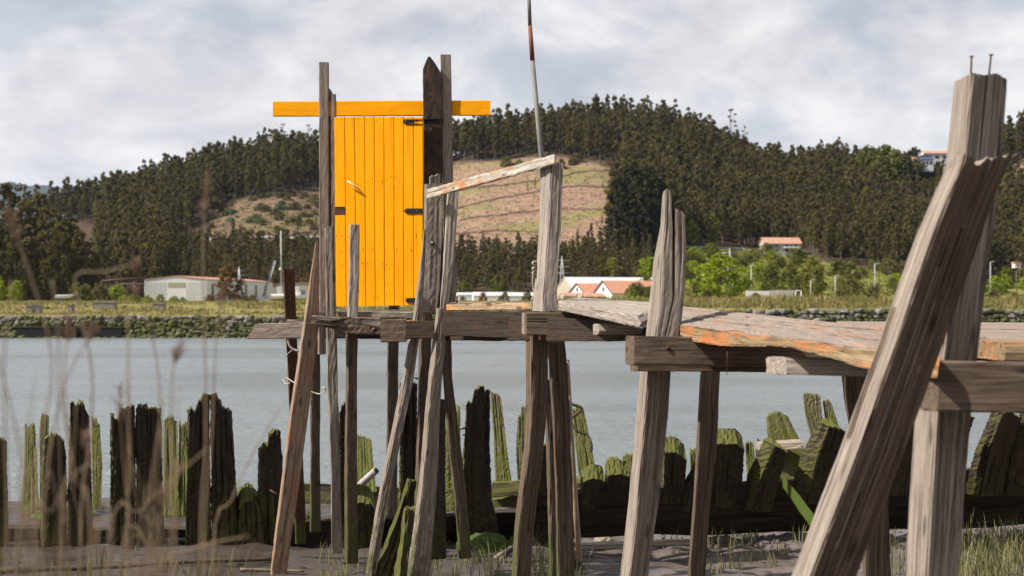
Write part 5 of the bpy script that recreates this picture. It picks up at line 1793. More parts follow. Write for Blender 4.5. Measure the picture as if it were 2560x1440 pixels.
fr = thing('door_frame', 'grey and charred uprights with a yellow crossbar holding the door', 'door frame', P(940, 800, 13.9))
o = beam('crossbar', fr, (682, 253.5, 291, 14.12), (1226, 250.5, 288.5, 13.74), 0.035, 'paint_yellow', groove=0.0007, rough=0.0004, edge=0.002, rnd=0.06, kf=4, ks=3, seed=100)
o['label'] = 'bright yellow crossbar'
post('upright', fr, [(797, 155), (798, 500), (799, 800)], [(821, 155), (822, 500), (824, 800)], 13.99, 'wood_new', t=0.06, lf=0.0, sl=0.05, groove=0.0009, rough=0.0008, edge=0.003, seed=101)
post('upright', fr, [(822, 222), (823, 500), (824, 770)], [(832, 226), (833, 500), (834, 770)], 14.04, 'wood_orange', t=0.04, sl=0.05, prof=[(822, 220), (828, 226), (833, 240)], seed=102)
post('upright', fr, [(827, 235), (828, 500), (829, 772)], [(839, 235), (840, 500), (841, 772)], 14.0, 'wood_new', t=0.05, sl=0.05, groove=0.0009, edge=0.003, seed=103)
o = post('charred_upright', fr, [(1057, 182), (1059, 400), (1060, 784)], [(1105, 182), (1106, 400), (1108, 784)], 13.73, 'charred_rust', t=0.07, lf=0.0, sl=0.05, prof=[(1057, 172), (1072, 137), (1084, 152), (1104, 184)], kf=10, ks=4, seg=0.03, groove=0.0008, seed=104)
o['label'] = 'pointed charred and rusty upright'
post('upright', fr, [(1101, 136), (1106, 400), (1108, 500), (1112, 784)], [(1127, 136), (1132, 400), (1134, 500), (1138, 784)], 13.775, 'wood_new', t=0.035, lf=0.0, sl=0.05, groove=0.0009, rough=0.0008, edge=0.003, seed=105)

door = thing('yellow_door', 'bright yellow plank door with black strap hinges standing over the water', 'door', P(947, 765, 13.85))
bx = [835, 862, 887, 912, 936, 960, 985, 1009, 1034, 1058]
DL, DS = 13.93, -0.34


def ddist(px):
    return DL + (px - 835) / 223 * 0.86 * DS


rsq = np.random.RandomState(6)
for k in range(9):
    x0, x1 = bx[k] + 0.55, bx[k + 1] - 0.55
    sh_ = 4.5 * (1 - k / 9)
    sh2 = 4.5 * (1 - (k + 1) / 9)
    yb = 765.5 - 0.35 * k
    if k == 0:     # latch notch in the first board
        segs = [(293.5, 517), (538, yb)]
    else:
        segs = [(292.5 + rsq.rand() * 1.2, yb)]
    for (ya, yb_) in segs:
        f0, f1 = (ya - 293) / 472, (yb_ - 293) / 472
        dd = ddist(x0) + rsq.rand() * 0.002
        post('board', door, [(x0 + sh_ * f0, ya), (x0 + sh_ * f1, yb_)], [(x1 + sh2 * f0, ya), (x1 + sh2 * f1, yb_)], dd, 'paint_yellow', t=0.028, sl=DS, groove=0.0004, rough=0.0002, edge=0.0012, rnd=0.14, kf=4, ks=2, seg=0.12, seed=110 + k)
for (ya, yb_) in ((330, 352), (520, 545), (715, 738)):
    rows = []
    for px in (842, 1056):
        d_ = ddist(px) + 0.032
        A, B = P(px, yb_, d_), P(px, ya, d_)
        rows.append((A, B, B + Vector((0, 0.03, 0)), A + Vector((0, 0.03, 0))))
    loft('ledge', door, rows, MATS['wood_new'], groove=0.0006, rough=0.0005, seed=130)
for i, (x0, x1, ya, yb_) in enumerate([(1006, 1108, 298, 310), (1009, 1058, 521, 533), (1012, 1058, 745, 757)]):
    pts = []
    tipx = x0 + 6
    ym = (ya + yb_) / 2

    def hp(px, py, off):
        d_ = (ddist(px) if px <= 1058 else 13.73) - 0.006 - off
        if px > 1058:
            d_ = 13.715 - off
        return P(px, py, d_)
    prof = [(x0, ym), (tipx, ya), (1056, ya)] + ([(1060, ya), (x1, ya), (x1, yb_), (1060, yb_)] if x1 > 1060 else []) + [(1056, yb_), (tipx, yb_)]
    fv = [hp(a, b_, 0.004) for a, b_ in prof]
    bv = [hp(a, b_, -0.002) for a, b_ in prof]
    n = len(prof)
    o = mesh('strap_hinge', fv + bv, [tuple(range(n))[::-1], tuple(range(n, 2 * n))] + [(k, (k + 1) % n, n + (k + 1) % n, n + k) for k in range(n)], MATS['iron_black'], door, False, fv[0])
    for bxx in ([1014, 1038, 1068, 1077, 1101] if i == 0 else [1016, 1043]):
        yy = ym + (2 if bxx == 1077 else 0)
        tube('bolt', o, [hp(bxx, yy, 0.003), hp(bxx, yy, 0.010)], 0.006, 'bolt_head', 8)
o = mesh('latch_plate', [P(839, 537.5, ddist(839) + 0.012), P(861, 537.5, ddist(861) + 0.012), P(861, 517.5, ddist(861) + 0.012), P(839, 517.5, ddist(839) + 0.012), P(839, 537.5, ddist(839) + 0.03), P(861, 537.5, ddist(861) + 0.03), P(861, 517.5, ddist(861) + 0.03), P(839, 517.5, ddist(839) + 0.03)],
         [(0, 1, 2, 3), (7, 6, 5, 4), (0, 4, 5, 1), (1, 5, 6, 2), (2, 6, 7, 3), (3, 7, 4, 0)], MATS['rusty_iron'], door, False, P(850, 530, ddist(850)))
tube('handle', door, [P(868, 452, ddist(868) - 0.05), P(885, 464, ddist(885) - 0.045), P(901, 475.5, ddist(901) - 0.03)], 0.0085, 'stick_pale', 8, 0.006)
tube('handle_pin', door, [P(895, 471, ddist(895) - 0.035), P(895, 471, ddist(895))], 0.006, 'bolt_head', 6)
for k in range(46):      # nail holes and chips
    px = bx[k % 9] + rsq.choice([6, 19])
    py = rsq.choice([300, 445, 455, 590, 625, 660, 740]) + rsq.randn() * 3
    d_ = ddist(px)
    tube('nail_hole', door, [P(px, py, d_ - 0.0022), P(px, py, d_ + 0.002)], 0.0035, 'rusty_iron', 6)

# white rope and litter on the landing
rp = thing('frayed_rope', 'short white rope end hanging under the pointed board', 'rope', P(740, 850, 14.0))
tube('strand', rp, [P(720, 848, 14.05), P(723, 862, 14.05), P(732, 873, 14.05), P(747, 878, 14.05)], 0.012, 'rope_white', 6, sub=4)
tube('strand', rp, [P(733, 873, 14.06), P(725, 880, 14.06), P(718, 886, 14.06)], 0.004, 'rope_white', 5, sub=3)
rp = thing('wire_tangle', 'thin wire tangle tied round the landing stilts', 'wire', P(715, 955, 14.0))
tube('wire', rp, [P(708, 948, 14.6), P(714, 960, 14.55), P(726, 955, 14.5), P(716, 944, 14.5), P(738, 958, 14.4), P(765, 968, 14.2)], 0.006, 'rope_white', 5, sub=4)
tube('wire', rp, [P(775, 978, 14.2), P(800, 985, 14.1), P(815, 975, 13.4), P(806, 968, 13.4)], 0.006, 'rope_white', 5, sub=4)

# ------------------------------------------------------------------ wreck of the wooden hull
wreck = thing('shipwreck', 'rotting hull of a wooden boat with mossy ribs in the mud', 'shipwreck', (0, 16.5, 0.1))
RK = dict(kf=14, ks=6, seg=0.03, groove=0.0060, rough=0.004, edge=0.02)


def rib(L, R, d, mat, prof, t=0.2, lf=0.1, label=None, slope=0.0, **kw):
    k_ = dict(RK)
    if mat == FR:
        k_.update(kf=12, groove=0.004, rough=0.003, edge=0.016)
    k_.update(kw)
    sd = k_.get('seed', 0)
    rj = np.random.RandomState(sd)
    jg = 0.35 if t >= 0.25 else 1.0
    xs_ = np.arange(prof[0][0], prof[-1][0] + 1, 2.2)
    ys_ = np.interp(xs_, [p_[0] for p_ in prof], [p_[1] for p_ in prof])
    prof = [(a_, b_ + jg * (rj.randn() * 3.2 - (rj.rand() < 0.12) * 9 + (rj.rand() < 0.12) * 9)) for a_, b_ in zip(xs_, ys_)]
    k_.setdefault('fiss', 12)
    k_.setdefault('fdep', 0.028)
    o = post('rib', wreck, L, R, d, mat, t=t, lf=lf, sl=0.1, prof=prof, slope=slope, **k_)
    if label:
        o['label'] = label
    return o


NR, FR = 'wood_rib', 'wood_rib_green'
# near side, left of the landing
rib([(-22, 1100), (-25, 1400)], [(17, 1097), (22, 1400)], (15.6, 15.9), NR, [(-20, 1095), (17, 1100)], seed=200)
rib([(104, 1095), (98, 1390)], [(166, 1095), (170, 1390)], (15.5, 15.8), NR, [(104, 1120), (112, 1098), (128, 1088), (150, 1090), (158, 1108), (166, 1130)], seed=201)
rib([(176, 1010), (170, 1200), (168, 1395)], [(224, 1020), (228, 1200), (232, 1395)], (15.3, 15.8), NR, [(176, 1012), (184, 1006), (190, 1022), (196, 1010), (206, 1005), (214, 1020), (224, 1044)], seed=202, lf=0.06)
rib([(277, 1040), (278, 1200), (276, 1395)], [(336, 1040), (338, 1200), (338, 1395)], (15.2, 15.7), NR, [(277, 1037), (284, 1046), (296, 1054), (302, 1022), (308, 1018), (314, 1030), (322, 1018), (336, 1017)], seed=203, lf=0.05)
rib([(339, 1020), (340, 1200), (338, 1395)], [(397, 1022), (400, 1200), (406, 1395)], (15.22, 15.72), NR, [(339, 1022), (345, 1013), (355, 1019), (366, 1017), (380, 1021), (397, 1026)], seed=204, lf=0.0)
rib([(469, 1020), (467, 1200), (462, 1395)], [(523, 1020), (526, 1200), (530, 1395)], (15.2, 15.7), NR, [(469, 1026), (478, 1022), (486, 1032), (494, 1008), (505, 1002), (507, 984), (522, 982)], seed=205, lf=0.06)
rib([(528, 1010), (528, 1200), (530, 1395)], [(574, 1020), (586, 1200), (598, 1395)], (15.22, 15.72), NR, [(528, 996), (540, 992), (548, 1004), (550, 1020), (562, 1024), (575, 1032)], seed=206, lf=0.0)
rib([(645, 1120), (642, 1250), (640, 1395)], [(703, 1090), (708, 1250), (714, 1395)], (15.3, 15.7), NR, [(643, 1138), (650, 1132), (656, 1110), (668, 1116), (676, 1086), (688, 1076), (704, 1078)], seed=207, lf=0.12)
rib([(592, 1262), (586, 1400)], [(650, 1262), (668, 1400)], (15.5, 15.6), NR, [(590, 1290), (605, 1255), (625, 1248), (645, 1258), (655, 1290)], t=0.3, slope=0.16, seed=208, label='low rounded stump of a rib')
# near side, behind the landing
rib([(1000, 965), (1000, 1200), (990, 1400)], [(1042, 960), (1044, 1200), (1050, 1400)], (14.9, 15.5), NR, [(1000, 962), (1018, 954), (1042, 958)], seed=209, lf=0.05)
rib([(848, 1020), (842, 1200), (836, 1390)], [(872, 1010), (878, 1200), (884, 1390)], (15.3, 15.7), NR, [(848, 1040), (858, 1012), (866, 1002), (872, 1002)], seed=210)
rib([(882, 1270), (872, 1390)], [(940, 1260), (962, 1390)], (15.4, 15.6), NR, [(880, 1262), (900, 1252), (930, 1258), (945, 1290)], t=0.4, slope=0.16, seed=211, label='low mossy stump of a rib')
rib([(1163, 1010), (1158, 1120), (1152, 1250), (1140, 1390)], [(1226, 980), (1224, 1120), (1230, 1250), (1262, 1390)], (15.1, 15.7), NR, [(1163, 1020), (1172, 1004), (1180, 1012), (1186, 974), (1196, 968), (1204, 966), (1210, 964), (1216, 984), (1226, 980)], seed=212, lf=0.05, label='tall jagged dark rib')
rib([(1322, 1118), (1318, 1240), (1310, 1370)], [(1388, 1122), (1392, 1240), (1398, 1370)], (15.3, 15.7), NR, [(1322, 1122), (1350, 1112), (1388, 1126)], seed=213)
# near side, right
rib([(1452, 1200), (1444, 1300)], [(1512, 1198), (1508, 1300)], (15.3, 15.6), NR, [(1450, 1215), (1465, 1198), (1485, 1192), (1512, 1204)], t=0.3, slope=0.16, seed=214)
rib([(1512, 1190), (1506, 1290)], [(1572, 1186), (1566, 1290)], (15.3, 15.6), NR, [(1512, 1192), (1530, 1184), (1552, 1182), (1574, 1192)], t=0.3, slope=0.16, seed=215)
rib([(1575, 1190), (1552, 1270)], [(1600, 1180), (1590, 1290)], (15.3, 15.6), NR, [(1575, 1190), (1600, 1180)], t=0.2, seed=216)
rib([(1655, 1132), (1652, 1260)], [(1716, 1134), (1712, 1260)], (15.2, 15.5), NR, [(1655, 1128), (1680, 1126), (1700, 1134), (1716, 1150)], t=0.35, slope=0.16, seed=217)
rib([(1735, 1160), (1700, 1230), (1690, 1280)], [(1772, 1130), (1760, 1230), (1755, 1280)], (15.2, 15.5), NR, [(1735, 1160), (1772, 1128)], t=0.2, slope=0.08, seed=218, lf=0.35)
rib([(1782, 1112), (1778, 1270)], [(1862, 1112), (1850, 1270)], (15.1, 15.5), NR, [(1782, 1110), (1805, 1106), (1840, 1106), (1862, 1124)], t=0.35, slope=0.16, seed=219)
rib([(1905, 1118), (1870, 1190), (1846, 1275)], [(1975, 1120), (1950, 1200), (1930, 1280)], (15.0, 15.4), NR, [(1905, 1118), (1930, 1112), (1950, 1118), (1975, 1134)], t=0.25, lf=0.42, slope=0.08, seed=220)
rib([(2040, 1072), (2000, 1150), (1968, 1250)], [(2116, 1070), (2100, 1160), (2085, 1260)], (14.8, 15.3), NR, [(2040, 1075), (2060, 1064), (2090, 1066), (2116, 1080)], t=0.25, lf=0.42, slope=0.08, seed=221, label='thick tilted rib with shaggy moss')
for k, x in enumerate((2180, 2300, 2420, 2490, 2570, 2650)):
    rib([(x + 60, 1030), (x + 20, 1120), (x - 10, 1240)], [(x + 140, 1030), (x + 110, 1120), (x + 90, 1240)], (14.2, 14.8), NR, [(x + 60, 1042), (x + 100, 1030), (x + 140, 1046)], t=0.2, lf=0.38, seed=222 + k)
# far side
rib([(62, 1066), (60, 1180), (54, 1285)], [(88, 1064), (94, 1180), (98, 1285)], (19.1, 18.6), FR, [(62, 1066), (80, 1062), (88, 1068)], seed=240)
rib([(100, 1042), (100, 1285)], [(122, 1040), (124, 1285)], (19.1, 18.6), FR, [(100, 1046), (112, 1036), (122, 1044)], seed=241)
rib([(228, 1044), (230, 1160), (232, 1275)], [(250, 1060), (256, 1160), (252, 1275)], (19.1, 18.6), FR, [(228, 1042), (240, 1050), (252, 1075)], seed=242)
rib([(409, 1052), (408, 1180), (408, 1290)], [(444, 1050), (446, 1180), (448, 1290)], (19.0, 18.5), FR, [(409, 1054), (424, 1046), (440, 1052), (444, 1062)], seed=243)
rib([(448, 1062), (446, 1180), (446, 1290)], [(470, 1062), (470, 1180), (472, 1290)], (19.02, 18.52), FR, [(448, 1062), (470, 1062)], seed=244)
rib([(584, 1234), (584, 1300)], [(606, 1234), (612, 1300)], (18.9, 18.5), 'moss_beam', [(584, 1232), (606, 1232)], seed=245)
rib([(892, 1100), (890, 1230)], [(928, 1100), (940, 1230)], (18.9, 18.4), FR, [(892, 1098), (905, 1093), (918, 1100), (928, 1096)], seed=246)
rib([(1082, 1130), (1080, 1280)], [(1150, 1020), (1156, 1280)], (18.9, 18.4), FR, [(1082, 1130), (1130, 1040), (1150, 1020)], seed=247)
rib([(1226, 988), (1234, 1100), (1240, 1235)], [(1252, 988), (1264, 1100), (1284, 1235)], (18.8, 18.3), FR, [(1226, 988), (1240, 984), (1252, 992)], seed=248, label='tall bright green rib')
rib([(1292, 1040), (1290, 1120), (1298, 1270)], [(1326, 1010), (1330, 1120), (1340, 1270)], (18.8, 18.3), FR, [(1292, 1050), (1310, 1020), (1326, 1012)], seed=249)
rib([(1430, 1026), (1438, 1110), (1450, 1235)], [(1460, 1024), (1478, 1110), (1500, 1235)], (18.6, 18.1), FR, [(1430, 1030), (1445, 1018), (1460, 1024)], seed=250)
rib([(1514, 1150), (1518, 1260)], [(1560, 1158), (1575, 1260)], (17.9, 17.6), FR, [(1514, 1158), (1530, 1146), (1548, 1150), (1560, 1168)], t=0.3, seed=251)
rib([(1556, 1144), (1570, 1260)], [(1584, 1140), (1600, 1260)], (17.9, 17.6), FR, [(1556, 1144), (1584, 1138)], seed=252)
rib([(1724, 1130), (1728, 1250)], [(1746, 1124), (1752, 1250)], (17.7, 17.4), FR, [(1724, 1132), (1746, 1122)], seed=253)
rib([(1862, 1110), (1870, 1240)], [(1884, 1104), (1895, 1240)], (17.6, 17.3), FR, [(1862, 1112), (1875, 1104), (1884, 1108)], seed=254)
rib([(1888, 1108), (1892, 1240)], [(1908, 1104), (1920, 1240)], (17.6, 17.3), FR, [(1888, 1112), (1900, 1102), (1908, 1110)], seed=255)
rib([(1914, 1040), (1916, 1080), (1926, 1130), (1940, 1240)], [(1972, 1044), (1990, 1080), (2010, 1120), (2020, 1240)], (17.5, 17.1), FR, [(1914, 1052), (1925, 1036), (1945, 1031), (1960, 1036), (1972, 1046)], t=0.3, seed=256, label='blunt bright green rib by the water')
rib([(2006, 990), (2012, 1040), (2026, 1095), (2040, 1240)], [(2052, 990), (2056, 1040), (2064, 1095), (2080, 1240)], (17.3, 16.9), FR, [(2006, 992), (2015, 986), (2035, 990), (2050, 988)], t=0.3, seed=257, label='tall green rib beside the blunt one')
rib([(2057, 1004), (2062, 1050), (2070, 1095), (2085, 1240)], [(2078, 1002), (2092, 1050), (2104, 1095), (2120, 1240)], (17.32, 16.92), FR, [(2057, 1008), (2070, 1002), (2078, 1010)], t=0.28, seed=258)
# strakes and keelson
for k, (a_, b2) in enumerate([((-60, 1318, 1362, 16.3), (700, 1330, 1372, 16.1)), ((690, 1312, 1385, 15.8), (1330, 1280, 1372, 15.8)), ((1290, 1240, 1292, 15.5), (2860, 1158, 1222, 15.3)), ((1300, 1284, 1328, 15.6), (2880, 1208, 1262, 15.4)), ((1330, 1318, 1346, 15.7), (2880, 1250, 1304, 15.5))]):
    rows = []
    for (x, yt_, yb_, d_) in (a_, b2):
        A, B = P(x, yb_, d_ + 0.1), P(x, yt_, d_ - 0.06)
        rows.append((A, B, B + Vector((0, .12, .02)), A + Vector((0, .12, 0))))
    loft('strake', wreck, rows, MATS['wood_hull'], kf=6, ks=4, seg=0.1, groove=0.0060, rough=0.002, edge=0.012, wob=0.012, seed=270 + k)
beam('strake', wreck, (740, 1216, 1262, 18.6), (1320, 1222, 1270, 18.4), 0.15, FR, kf=5, ks=4, seg=0.12, groove=0.014, wob=0.02, seed=276)
beam('strake', wreck, (1230, 1205, 1240, 18.3), (1520, 1195, 1235, 17.9), 0.15, FR, kf=5, ks=4, seg=0.12, groove=0.014, wob=0.02, seed=277)
beam('strake', wreck, (1900, 1110, 1128, 17.2), (2010, 1104, 1122, 16.9), 0.3, 'driftwood', seed=278)
# mossy boulders of rotten timber
def clump(px, py, rx, ry, mat, name, label, cat, seed, group=None):
    g = mud_at(px, py)
    rs = np.random.RandomState(seed)
    bm = bmesh.new()
    bmesh.ops.create_icosphere(bm, subdivisions=4, radius=1.0)
    off = Vector(rs.rand(3) * 50)
    for v in bm.verts:
        nn = mnoise.fractal(v.co * 1.8 + off, 1.0, 2.0, 5)
        v.co *= 1 + 0.3 * nn
        v.co.x *= rx * g.y / F
        v.co.y *= rx * g.y / F * 0.7
        v.co.z *= ry * g.y / F
    me = bpy.data.meshes.new(name)
    bm.to_mesh(me)
    bm.free()
    me.polygons.foreach_set('use_smooth', [True] * len(me.polygons))
    o = link_mesh(name, me, None, MATS[mat], g)
    return tag(o, label, cat, group)


clump(1210, 1372, 62, 40, 'moss_clump', 'moss_mound', 'low green moss mound at the foot of the jagged rib', 'moss', 1)
clump(1300, 1362, 30, 26, 'moss_clump', 'moss_mound', 'small moss mound between jagged rib and walkway leg', 'moss', 2)
clump(1165, 1345, 24, 40, 'weed_litter', 'weed_clump', 'brown tangle of weed caught on the leaning prop', 'weed', 3)
clump(1440, 1425, 18, 30, 'weed_litter', 'weed_clump', 'dark weed heaped at the foot of the cane', 'weed', 4)
clump(1512, 1352, 24, 14, 'driftwood', 'mud_stone', 'pale lump lying on the mud below the low ribs', 'stone', 5)
clump(160, 1292, 80, 26, 'moss_clump', 'moss_mound', 'moss mound among the leftmost ribs', 'moss', 6)
clump(760, 1312, 20, 28, 'moss_clump', 'moss_mound', 'bright moss tuft behind the red plank prop', 'moss', 7)
for i, (px, py, r_) in enumerate([(1870, 1325, 9), (1905, 1320, 12), (1890, 1332, 8)]):
    clump(px, py, r_, r_ * 0.7, 'driftwood', 'mud_stone', ['small pale stone left of the bleached stick', 'larger pale stone at the end of the bleached stick', 'pale stone just below the bleached stick'][i], 'stone', 20 + i)

# loose timber on the mud
o = beam('green_beam', None, (1962, 1192, 1222, 14.9), (2060, 1318, 1362, 13.9), 0.12, 'moss_beam', kf=5, ks=5, groove=0.0020, rough=0.004, seed=290)
tag(o, 'bright green mossy beam sloping down to the mud', 'beam')
def mudstick(p0, p1, r, mat, name, label, cat, lift=0.0, mid=None, sub=4):
    a, b2 = mud_at(*p0), mud_at(*p1)
    pts = [a + Vector((0, 0, r * 0.7 + lift))] + [mud_at(*q_) + Vector((0, 0, r * 0.7)) for q_ in (mid or [])] + [b2 + Vector((0, 0, r * 0.7))]
    return tag(tube(name, None, pts, r, mat, 7, r * 0.6, sub=sub), label, cat)


o = beam('loose_plank', None, (1440, 1362, 1376, 14.7), (1725, 1350, 1364, 14.7), 0.12, 'driftwood', seed=291)
tag(o, 'long pale plank lying on the mud between the walkway legs', 'plank')
mudstick((1905, 1322), (2000, 1330), 0.025, 'driftwood', 'bleached_stick', 'bleached stick lying on the dark silt', 'stick')
mudstick((0, 1432), (690, 1404), 0.03, 'weed_litter', 'dead_branch', 'long dark branch lying along the bottom left mud', 'branch', mid=[(250, 1424), (480, 1410)])
mudstick((600, 1428), (760, 1432), 0.02, 'rope_brown', 'old_rope', 'old twisted rope at the foot of the red plank prop', 'rope', mid=[(680, 1430)])
mudstick((1240, 1400), (1290, 1366), 0.03, 'driftwood', 'short_stick', 'short broken stick beside the walkway leg', 'stick')
pp = thing('drain_pipe', 'grey plastic pipe sticking up between the ribs', 'pipe', P(880, 1235, 17.5))
d_ = 17.4
a, b2 = P(870, 1240, d_ + .2), P(940, 1176, d_ - .15)
tube('tube', pp, [a, b2], 0.043, 'plastic_pipe', 14)
dirp = (b2 - a).normalized()
tube('bore', pp, [b2 + dirp * 0.001, b2 + dirp * 0.003], 0.034, 'void_dark', 14)
rr = thing('weed_rope', 'weedy rope draped over the tilted far rib', 'rope', P(1460, 1020, 18.4))
tube('strand', rr, [P(1420, 1008, 18.3), P(1455, 1022, 18.3), P(1428, 1048, 18.3), P(1440, 1075, 18.25), P(1468, 1088, 18.25), P(1478, 1110, 18.2), P(1478, 1130, 18.2)], 0.02, 'weed_litter', 6, sub=5)
for (xa, ya, xb, yb) in ((1148, 1074, 1162, 1070), (1156, 1088, 1163, 1086), (1034, 944, 1046, 947), (692, 1235, 676, 1226)):
    tube('spike', wreck, [P(xb, yb, 15.3), P(xa, ya, 15.2)], 0.012, 'rusty_iron', 5, 0.006)

# ------------------------------------------------------------------ mud grass
rsg = np.random.RandomState(31)
pts = []


def tuft(n, xr, yr, hm):
    for _ in range(n):
        px, py = rsg.uniform(*xr), rsg.uniform(*yr)
        g = mud_at(px, py)
        pts.append((g.x, g.y, g.z, hm * rsg.uniform(0.6, 1.2)))


tuft(120, (2400, 2640), (1360, 1475), 1.15)
tuft(22, (2210, 2400), (1370, 1470), 0.9)
tuft(16, (1640, 2050), (1370, 1460), 0.7)
tuft(10, (1760, 2050), (1320, 1370), 0.7)
tuft(30, (1090, 1460), (1400, 1475), 0.95)
tuft(20, (760, 1090), (1405, 1475), 0.9)
tuft(14, (0, 660), (1400, 1475), 0.75)
grass_mass('mud_grass', pts, (0.14, 0.36), 0.006, 9, 'grass_mud', 5, 'sparse grass tufts growing in the mud', 0.16)

# tide wrack: twigs and scraps on the mud
V, Fc = [], []
rsw2 = np.random.RandomState(55)
for _ in range(420):
    px = rsw2.uniform(-20, 2580)
    py = rsw2.uniform(1340, 1475) if px > 1400 else rsw2.uniform(1385, 1475)
    g = mud_at(px, py)
    an, ln, r_ = rsw2.uniform(-0.5, 0.5) + rsw2.choice([0, math.pi]), rsw2.uniform(0.02, 0.11), rsw2.uniform(0.0015, 0.004)
    dx, dy = math.cos(an) * ln, math.sin(an) * ln
    k = len(V)
    V += [(g.x - dx, g.y - dy, g.z), (g.x - dx, g.y - dy + r_, g.z + r_ * 2), (g.x + dx, g.y + dy, g.z + 0.003), (g.x + dx, g.y + dy + r_, g.z + r_ * 2), (g.x, g.y - r_, g.z + r_ * 2.4)]
    Fc += [(0 + k, 4 + k, 1 + k), (4 + k, 2 + k, 3 + k), (0 + k, 2 + k, 4 + k), (1 + k, 4 + k, 3 + k)]
tag(mesh('tide_wrack', V, Fc, MATS['weed_litter']), 'dark twigs and scraps washed onto the mud', 'debris', kind='stuff')

# silt crumbs on the heaped mud
V, Fc = [], []
rsc = np.random.RandomState(77)
for _ in range(900):
    px, py = rsc.uniform(1650, 2600), rsc.uniform(1310, 1372) + rsc.randn() * 8
    g = mud_at(px, py)
    r_ = rsc.uniform(0.012, 0.045)
    k = len(V)
    for c_ in ((1, 0, -.2), (-.5, .9, 0), (-.5, -.8, 0), (0.1, 0, .9), (-.1, .1, -.6)):
        V.append((g.x + c_[0] * r_ * rsc.uniform(.6, 1.3), g.y + c_[1] * r_ * rsc.uniform(.6, 1.3), g.z + c_[2] * r_ * rsc.uniform(.6, 1.2)))
    Fc += [(k, k + 1, k + 3), (k + 1, k + 2, k + 3), (k + 2, k, k + 3), (k, k + 4, k + 1), (k + 1, k + 4, k + 2), (k + 2, k + 4, k)]
tag(mesh('silt_crumbs', V, Fc, MATS['mud']), 'crumbled dark silt along the wreck', 'silt', kind='stuff')

# ------------------------------------------------------------------ reeds close to the camera
rsr = np.random.RandomState(12)


def reed(pxs, d_, plume=None, leaf=0, thick=0.003, label='dry brown reed stem in the blurred foreground', bend=0.0):
    pts_ = [P(x, y, d_) for x, y in pxs]
    b0 = Vector((pts_[0].x, d_, float(mud_z(pts_[0].x, d_)) - 0.03))
    e = thing('reed', label, 'reed', b0, 'dry reeds at the left edge')
    tube('stem', e, [b0] + pts_, thick, 'reed_stem', 5, thick * 0.55, sub=4)
    if plume:
        V, Fc = [], []
        tip, base = pts_[-1], pts_[-1].lerp(pts_[-2], plume)
        for k in range(36):
            f = rsr.rand()
            q_ = base.lerp(tip, f)
            dv = Vector(rsr.randn(3)) * 0.007 + Vector((0, 0, 0.02))
            sv = Vector(rsr.randn(3)).normalized() * 0.0016
            i = len(V)
            V += [q_ - sv, q_ + sv, q_ + dv + sv * .5, q_ + dv - sv * .5]
            Fc.append((i, i + 1, i + 2, i + 3))
        mesh('plume', V, Fc, MATS['reed_plume'], e, False, b0)
    for k in range(leaf):
        f = rsr.uniform(0.2, 0.8)
        i = min(len(pts_) - 2, int(f * (len(pts_) - 1)))
        q_ = pts_[i].lerp(pts_[i + 1], f * (len(pts_) - 1) - i)
        sg = rsr.choice([-1, 1])
        ln = rsr.uniform(0.06, 0.13)
        V = [q_ - Vector((0, 0, .004)), q_ + Vector((0, 0, .004)), q_ + Vector((sg * ln * .55, .01, ln * .6 + .005)), q_ + Vector((sg * ln * .55, .01, ln * .6 - .004)), q_ + Vector((sg * ln, .02, ln * .35))]
        mesh('leaf', V, [(0, 1, 2, 3), (3, 2, 4)], MATS['reed_leaf'], e, False, b0)


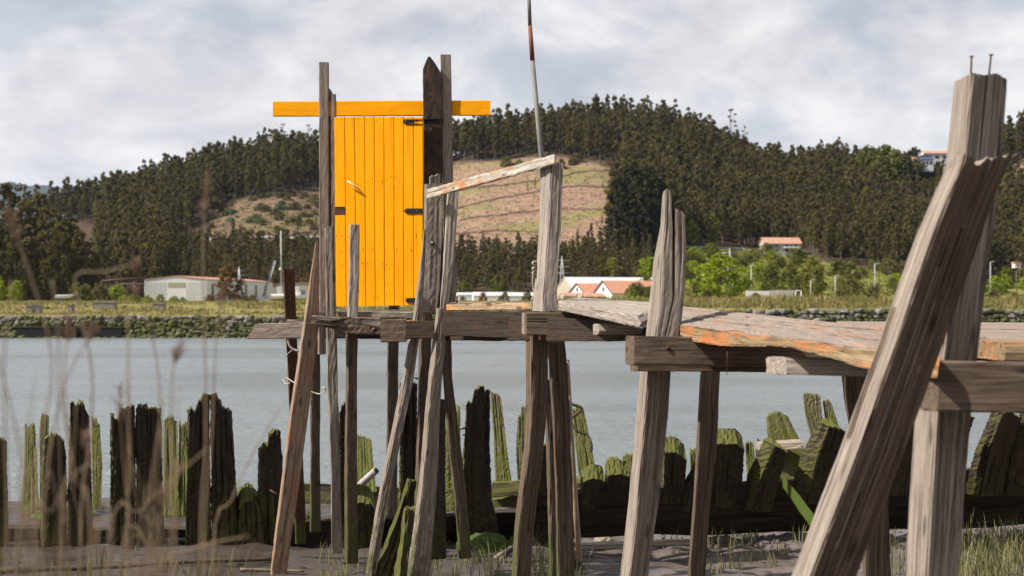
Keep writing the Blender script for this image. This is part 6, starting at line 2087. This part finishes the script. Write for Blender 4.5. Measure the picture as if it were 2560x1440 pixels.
main = [([(40, 1440), (90, 1150), (130, 900), (60, 640), (20, 540)], 2.4, .6, 1), ([(150, 1440), (175, 1150), (160, 950), (175, 800)], 2.5, .4, 1),
        ([(230, 1440), (190, 1200), (150, 980), (145, 820), (130, 700)], 2.3, None, 2), ([(200, 1440), (225, 1100), (230, 930), (205, 800), (190, 690), (260, 680), (330, 665), (345, 690)], 2.6, .5, 0),
        ([(320, 1440), (322, 1100), (320, 840), (318, 740)], 2.6, None, 1), ([(430, 1440), (405, 1100), (395, 930), (370, 800), (330, 730)], 2.7, .4, 1),
        ([(440, 1440), (428, 1080), (432, 920), (450, 880)], 2.5, .8, 0), ([(500, 1440), (515, 1100), (510, 800), (508, 600), (520, 440)], 2.8, .7, 0),
        ([(510, 1440), (530, 1100), (540, 850), (560, 720)], 2.9, .4, 0), ([(20, 1440), (15, 1150), (10, 900), (30, 700)], 2.2, None, 1),
        ([(90, 1440), (60, 1180), (25, 1010), (-20, 850)], 2.2, None, 2), ([(270, 1440), (350, 1280), (430, 1200), (520, 1120)], 2.4, None, 0),
        ([(530, 1440), (580, 1250), (640, 1120), (700, 1020)], 2.9, None, 0), ([(300, 1440), (400, 1400), (520, 1360), (625, 1340)], 2.5, None, 0),
        ([(110, 1440), (118, 1200), (150, 1000), (200, 880), (240, 830)], 2.6, .5, 1), ([(60, 1440), (130, 1280), (180, 1190), (250, 1150)], 2.3, None, 1)]
for i, (pp_, d_, plm, lf_) in enumerate(main):
    reed(pp_, d_, plm, 0, 0.0022)
for i in range(26):
    x0 = rsr.uniform(-40, 560) * (0.8 if i % 2 else 1)
    y1 = rsr.uniform(900, 1330)
    x1 = x0 + rsr.uniform(-90, 90)
    reed([(x0, 1440), ((x0 + x1) / 2 + rsr.uniform(-15, 15), (1440 + y1) / 2), (x1, y1)], rsr.uniform(2.1, 3.2), .4 if rsr.rand() < .3 else None, 0, 0.0012)

pts = []
for _ in range(170):
    d_ = rsr.uniform(2.0, 3.1)
    px = -60 + 520 * rsr.rand() ** 1.6
    x = (px - 1280) * d_ / F
    z0 = float(mud_z(x, d_))
    ht = ZC - (rsr.uniform(1230, 1420) - HY) * d_ / F - z0
    pts.append((x, d_, z0, ht))
grass_mass('reed_bed', pts, (0.8, 1.1), 0.0045, 6, 'reed_bed', 6, 'dense blurred reed blades in the bottom left corner', 0.22)

# ------------------------------------------------------------------ air
bm = bmesh.new()
bmesh.ops.create_cube(bm, size=1.0)
me = bpy.data.meshes.new('haze')
bm.to_mesh(me)
bm.free()
m = bpy.data.materials.new('haze')
m.use_nodes = True
t = m.node_tree
t.nodes.clear()
pv = N(t, 'ShaderNodeVolumePrincipled')
pv.inputs['Color'].default_value = (0.52, 0.70, 1.0, 1)
pv.inputs['Density'].default_value = 0.00003
pv.inputs['Anisotropy'].default_value = 0.2
t.links.new(pv.outputs[0], N(t, 'ShaderNodeOutputMaterial').inputs['Volume'])
hz = link_mesh('haze', me, None, m, (0, 3500, 240))
hz.scale = (12000, 8400, 490)
tag(hz, 'thin bluish air over the valley', 'haze', kind='stuff')
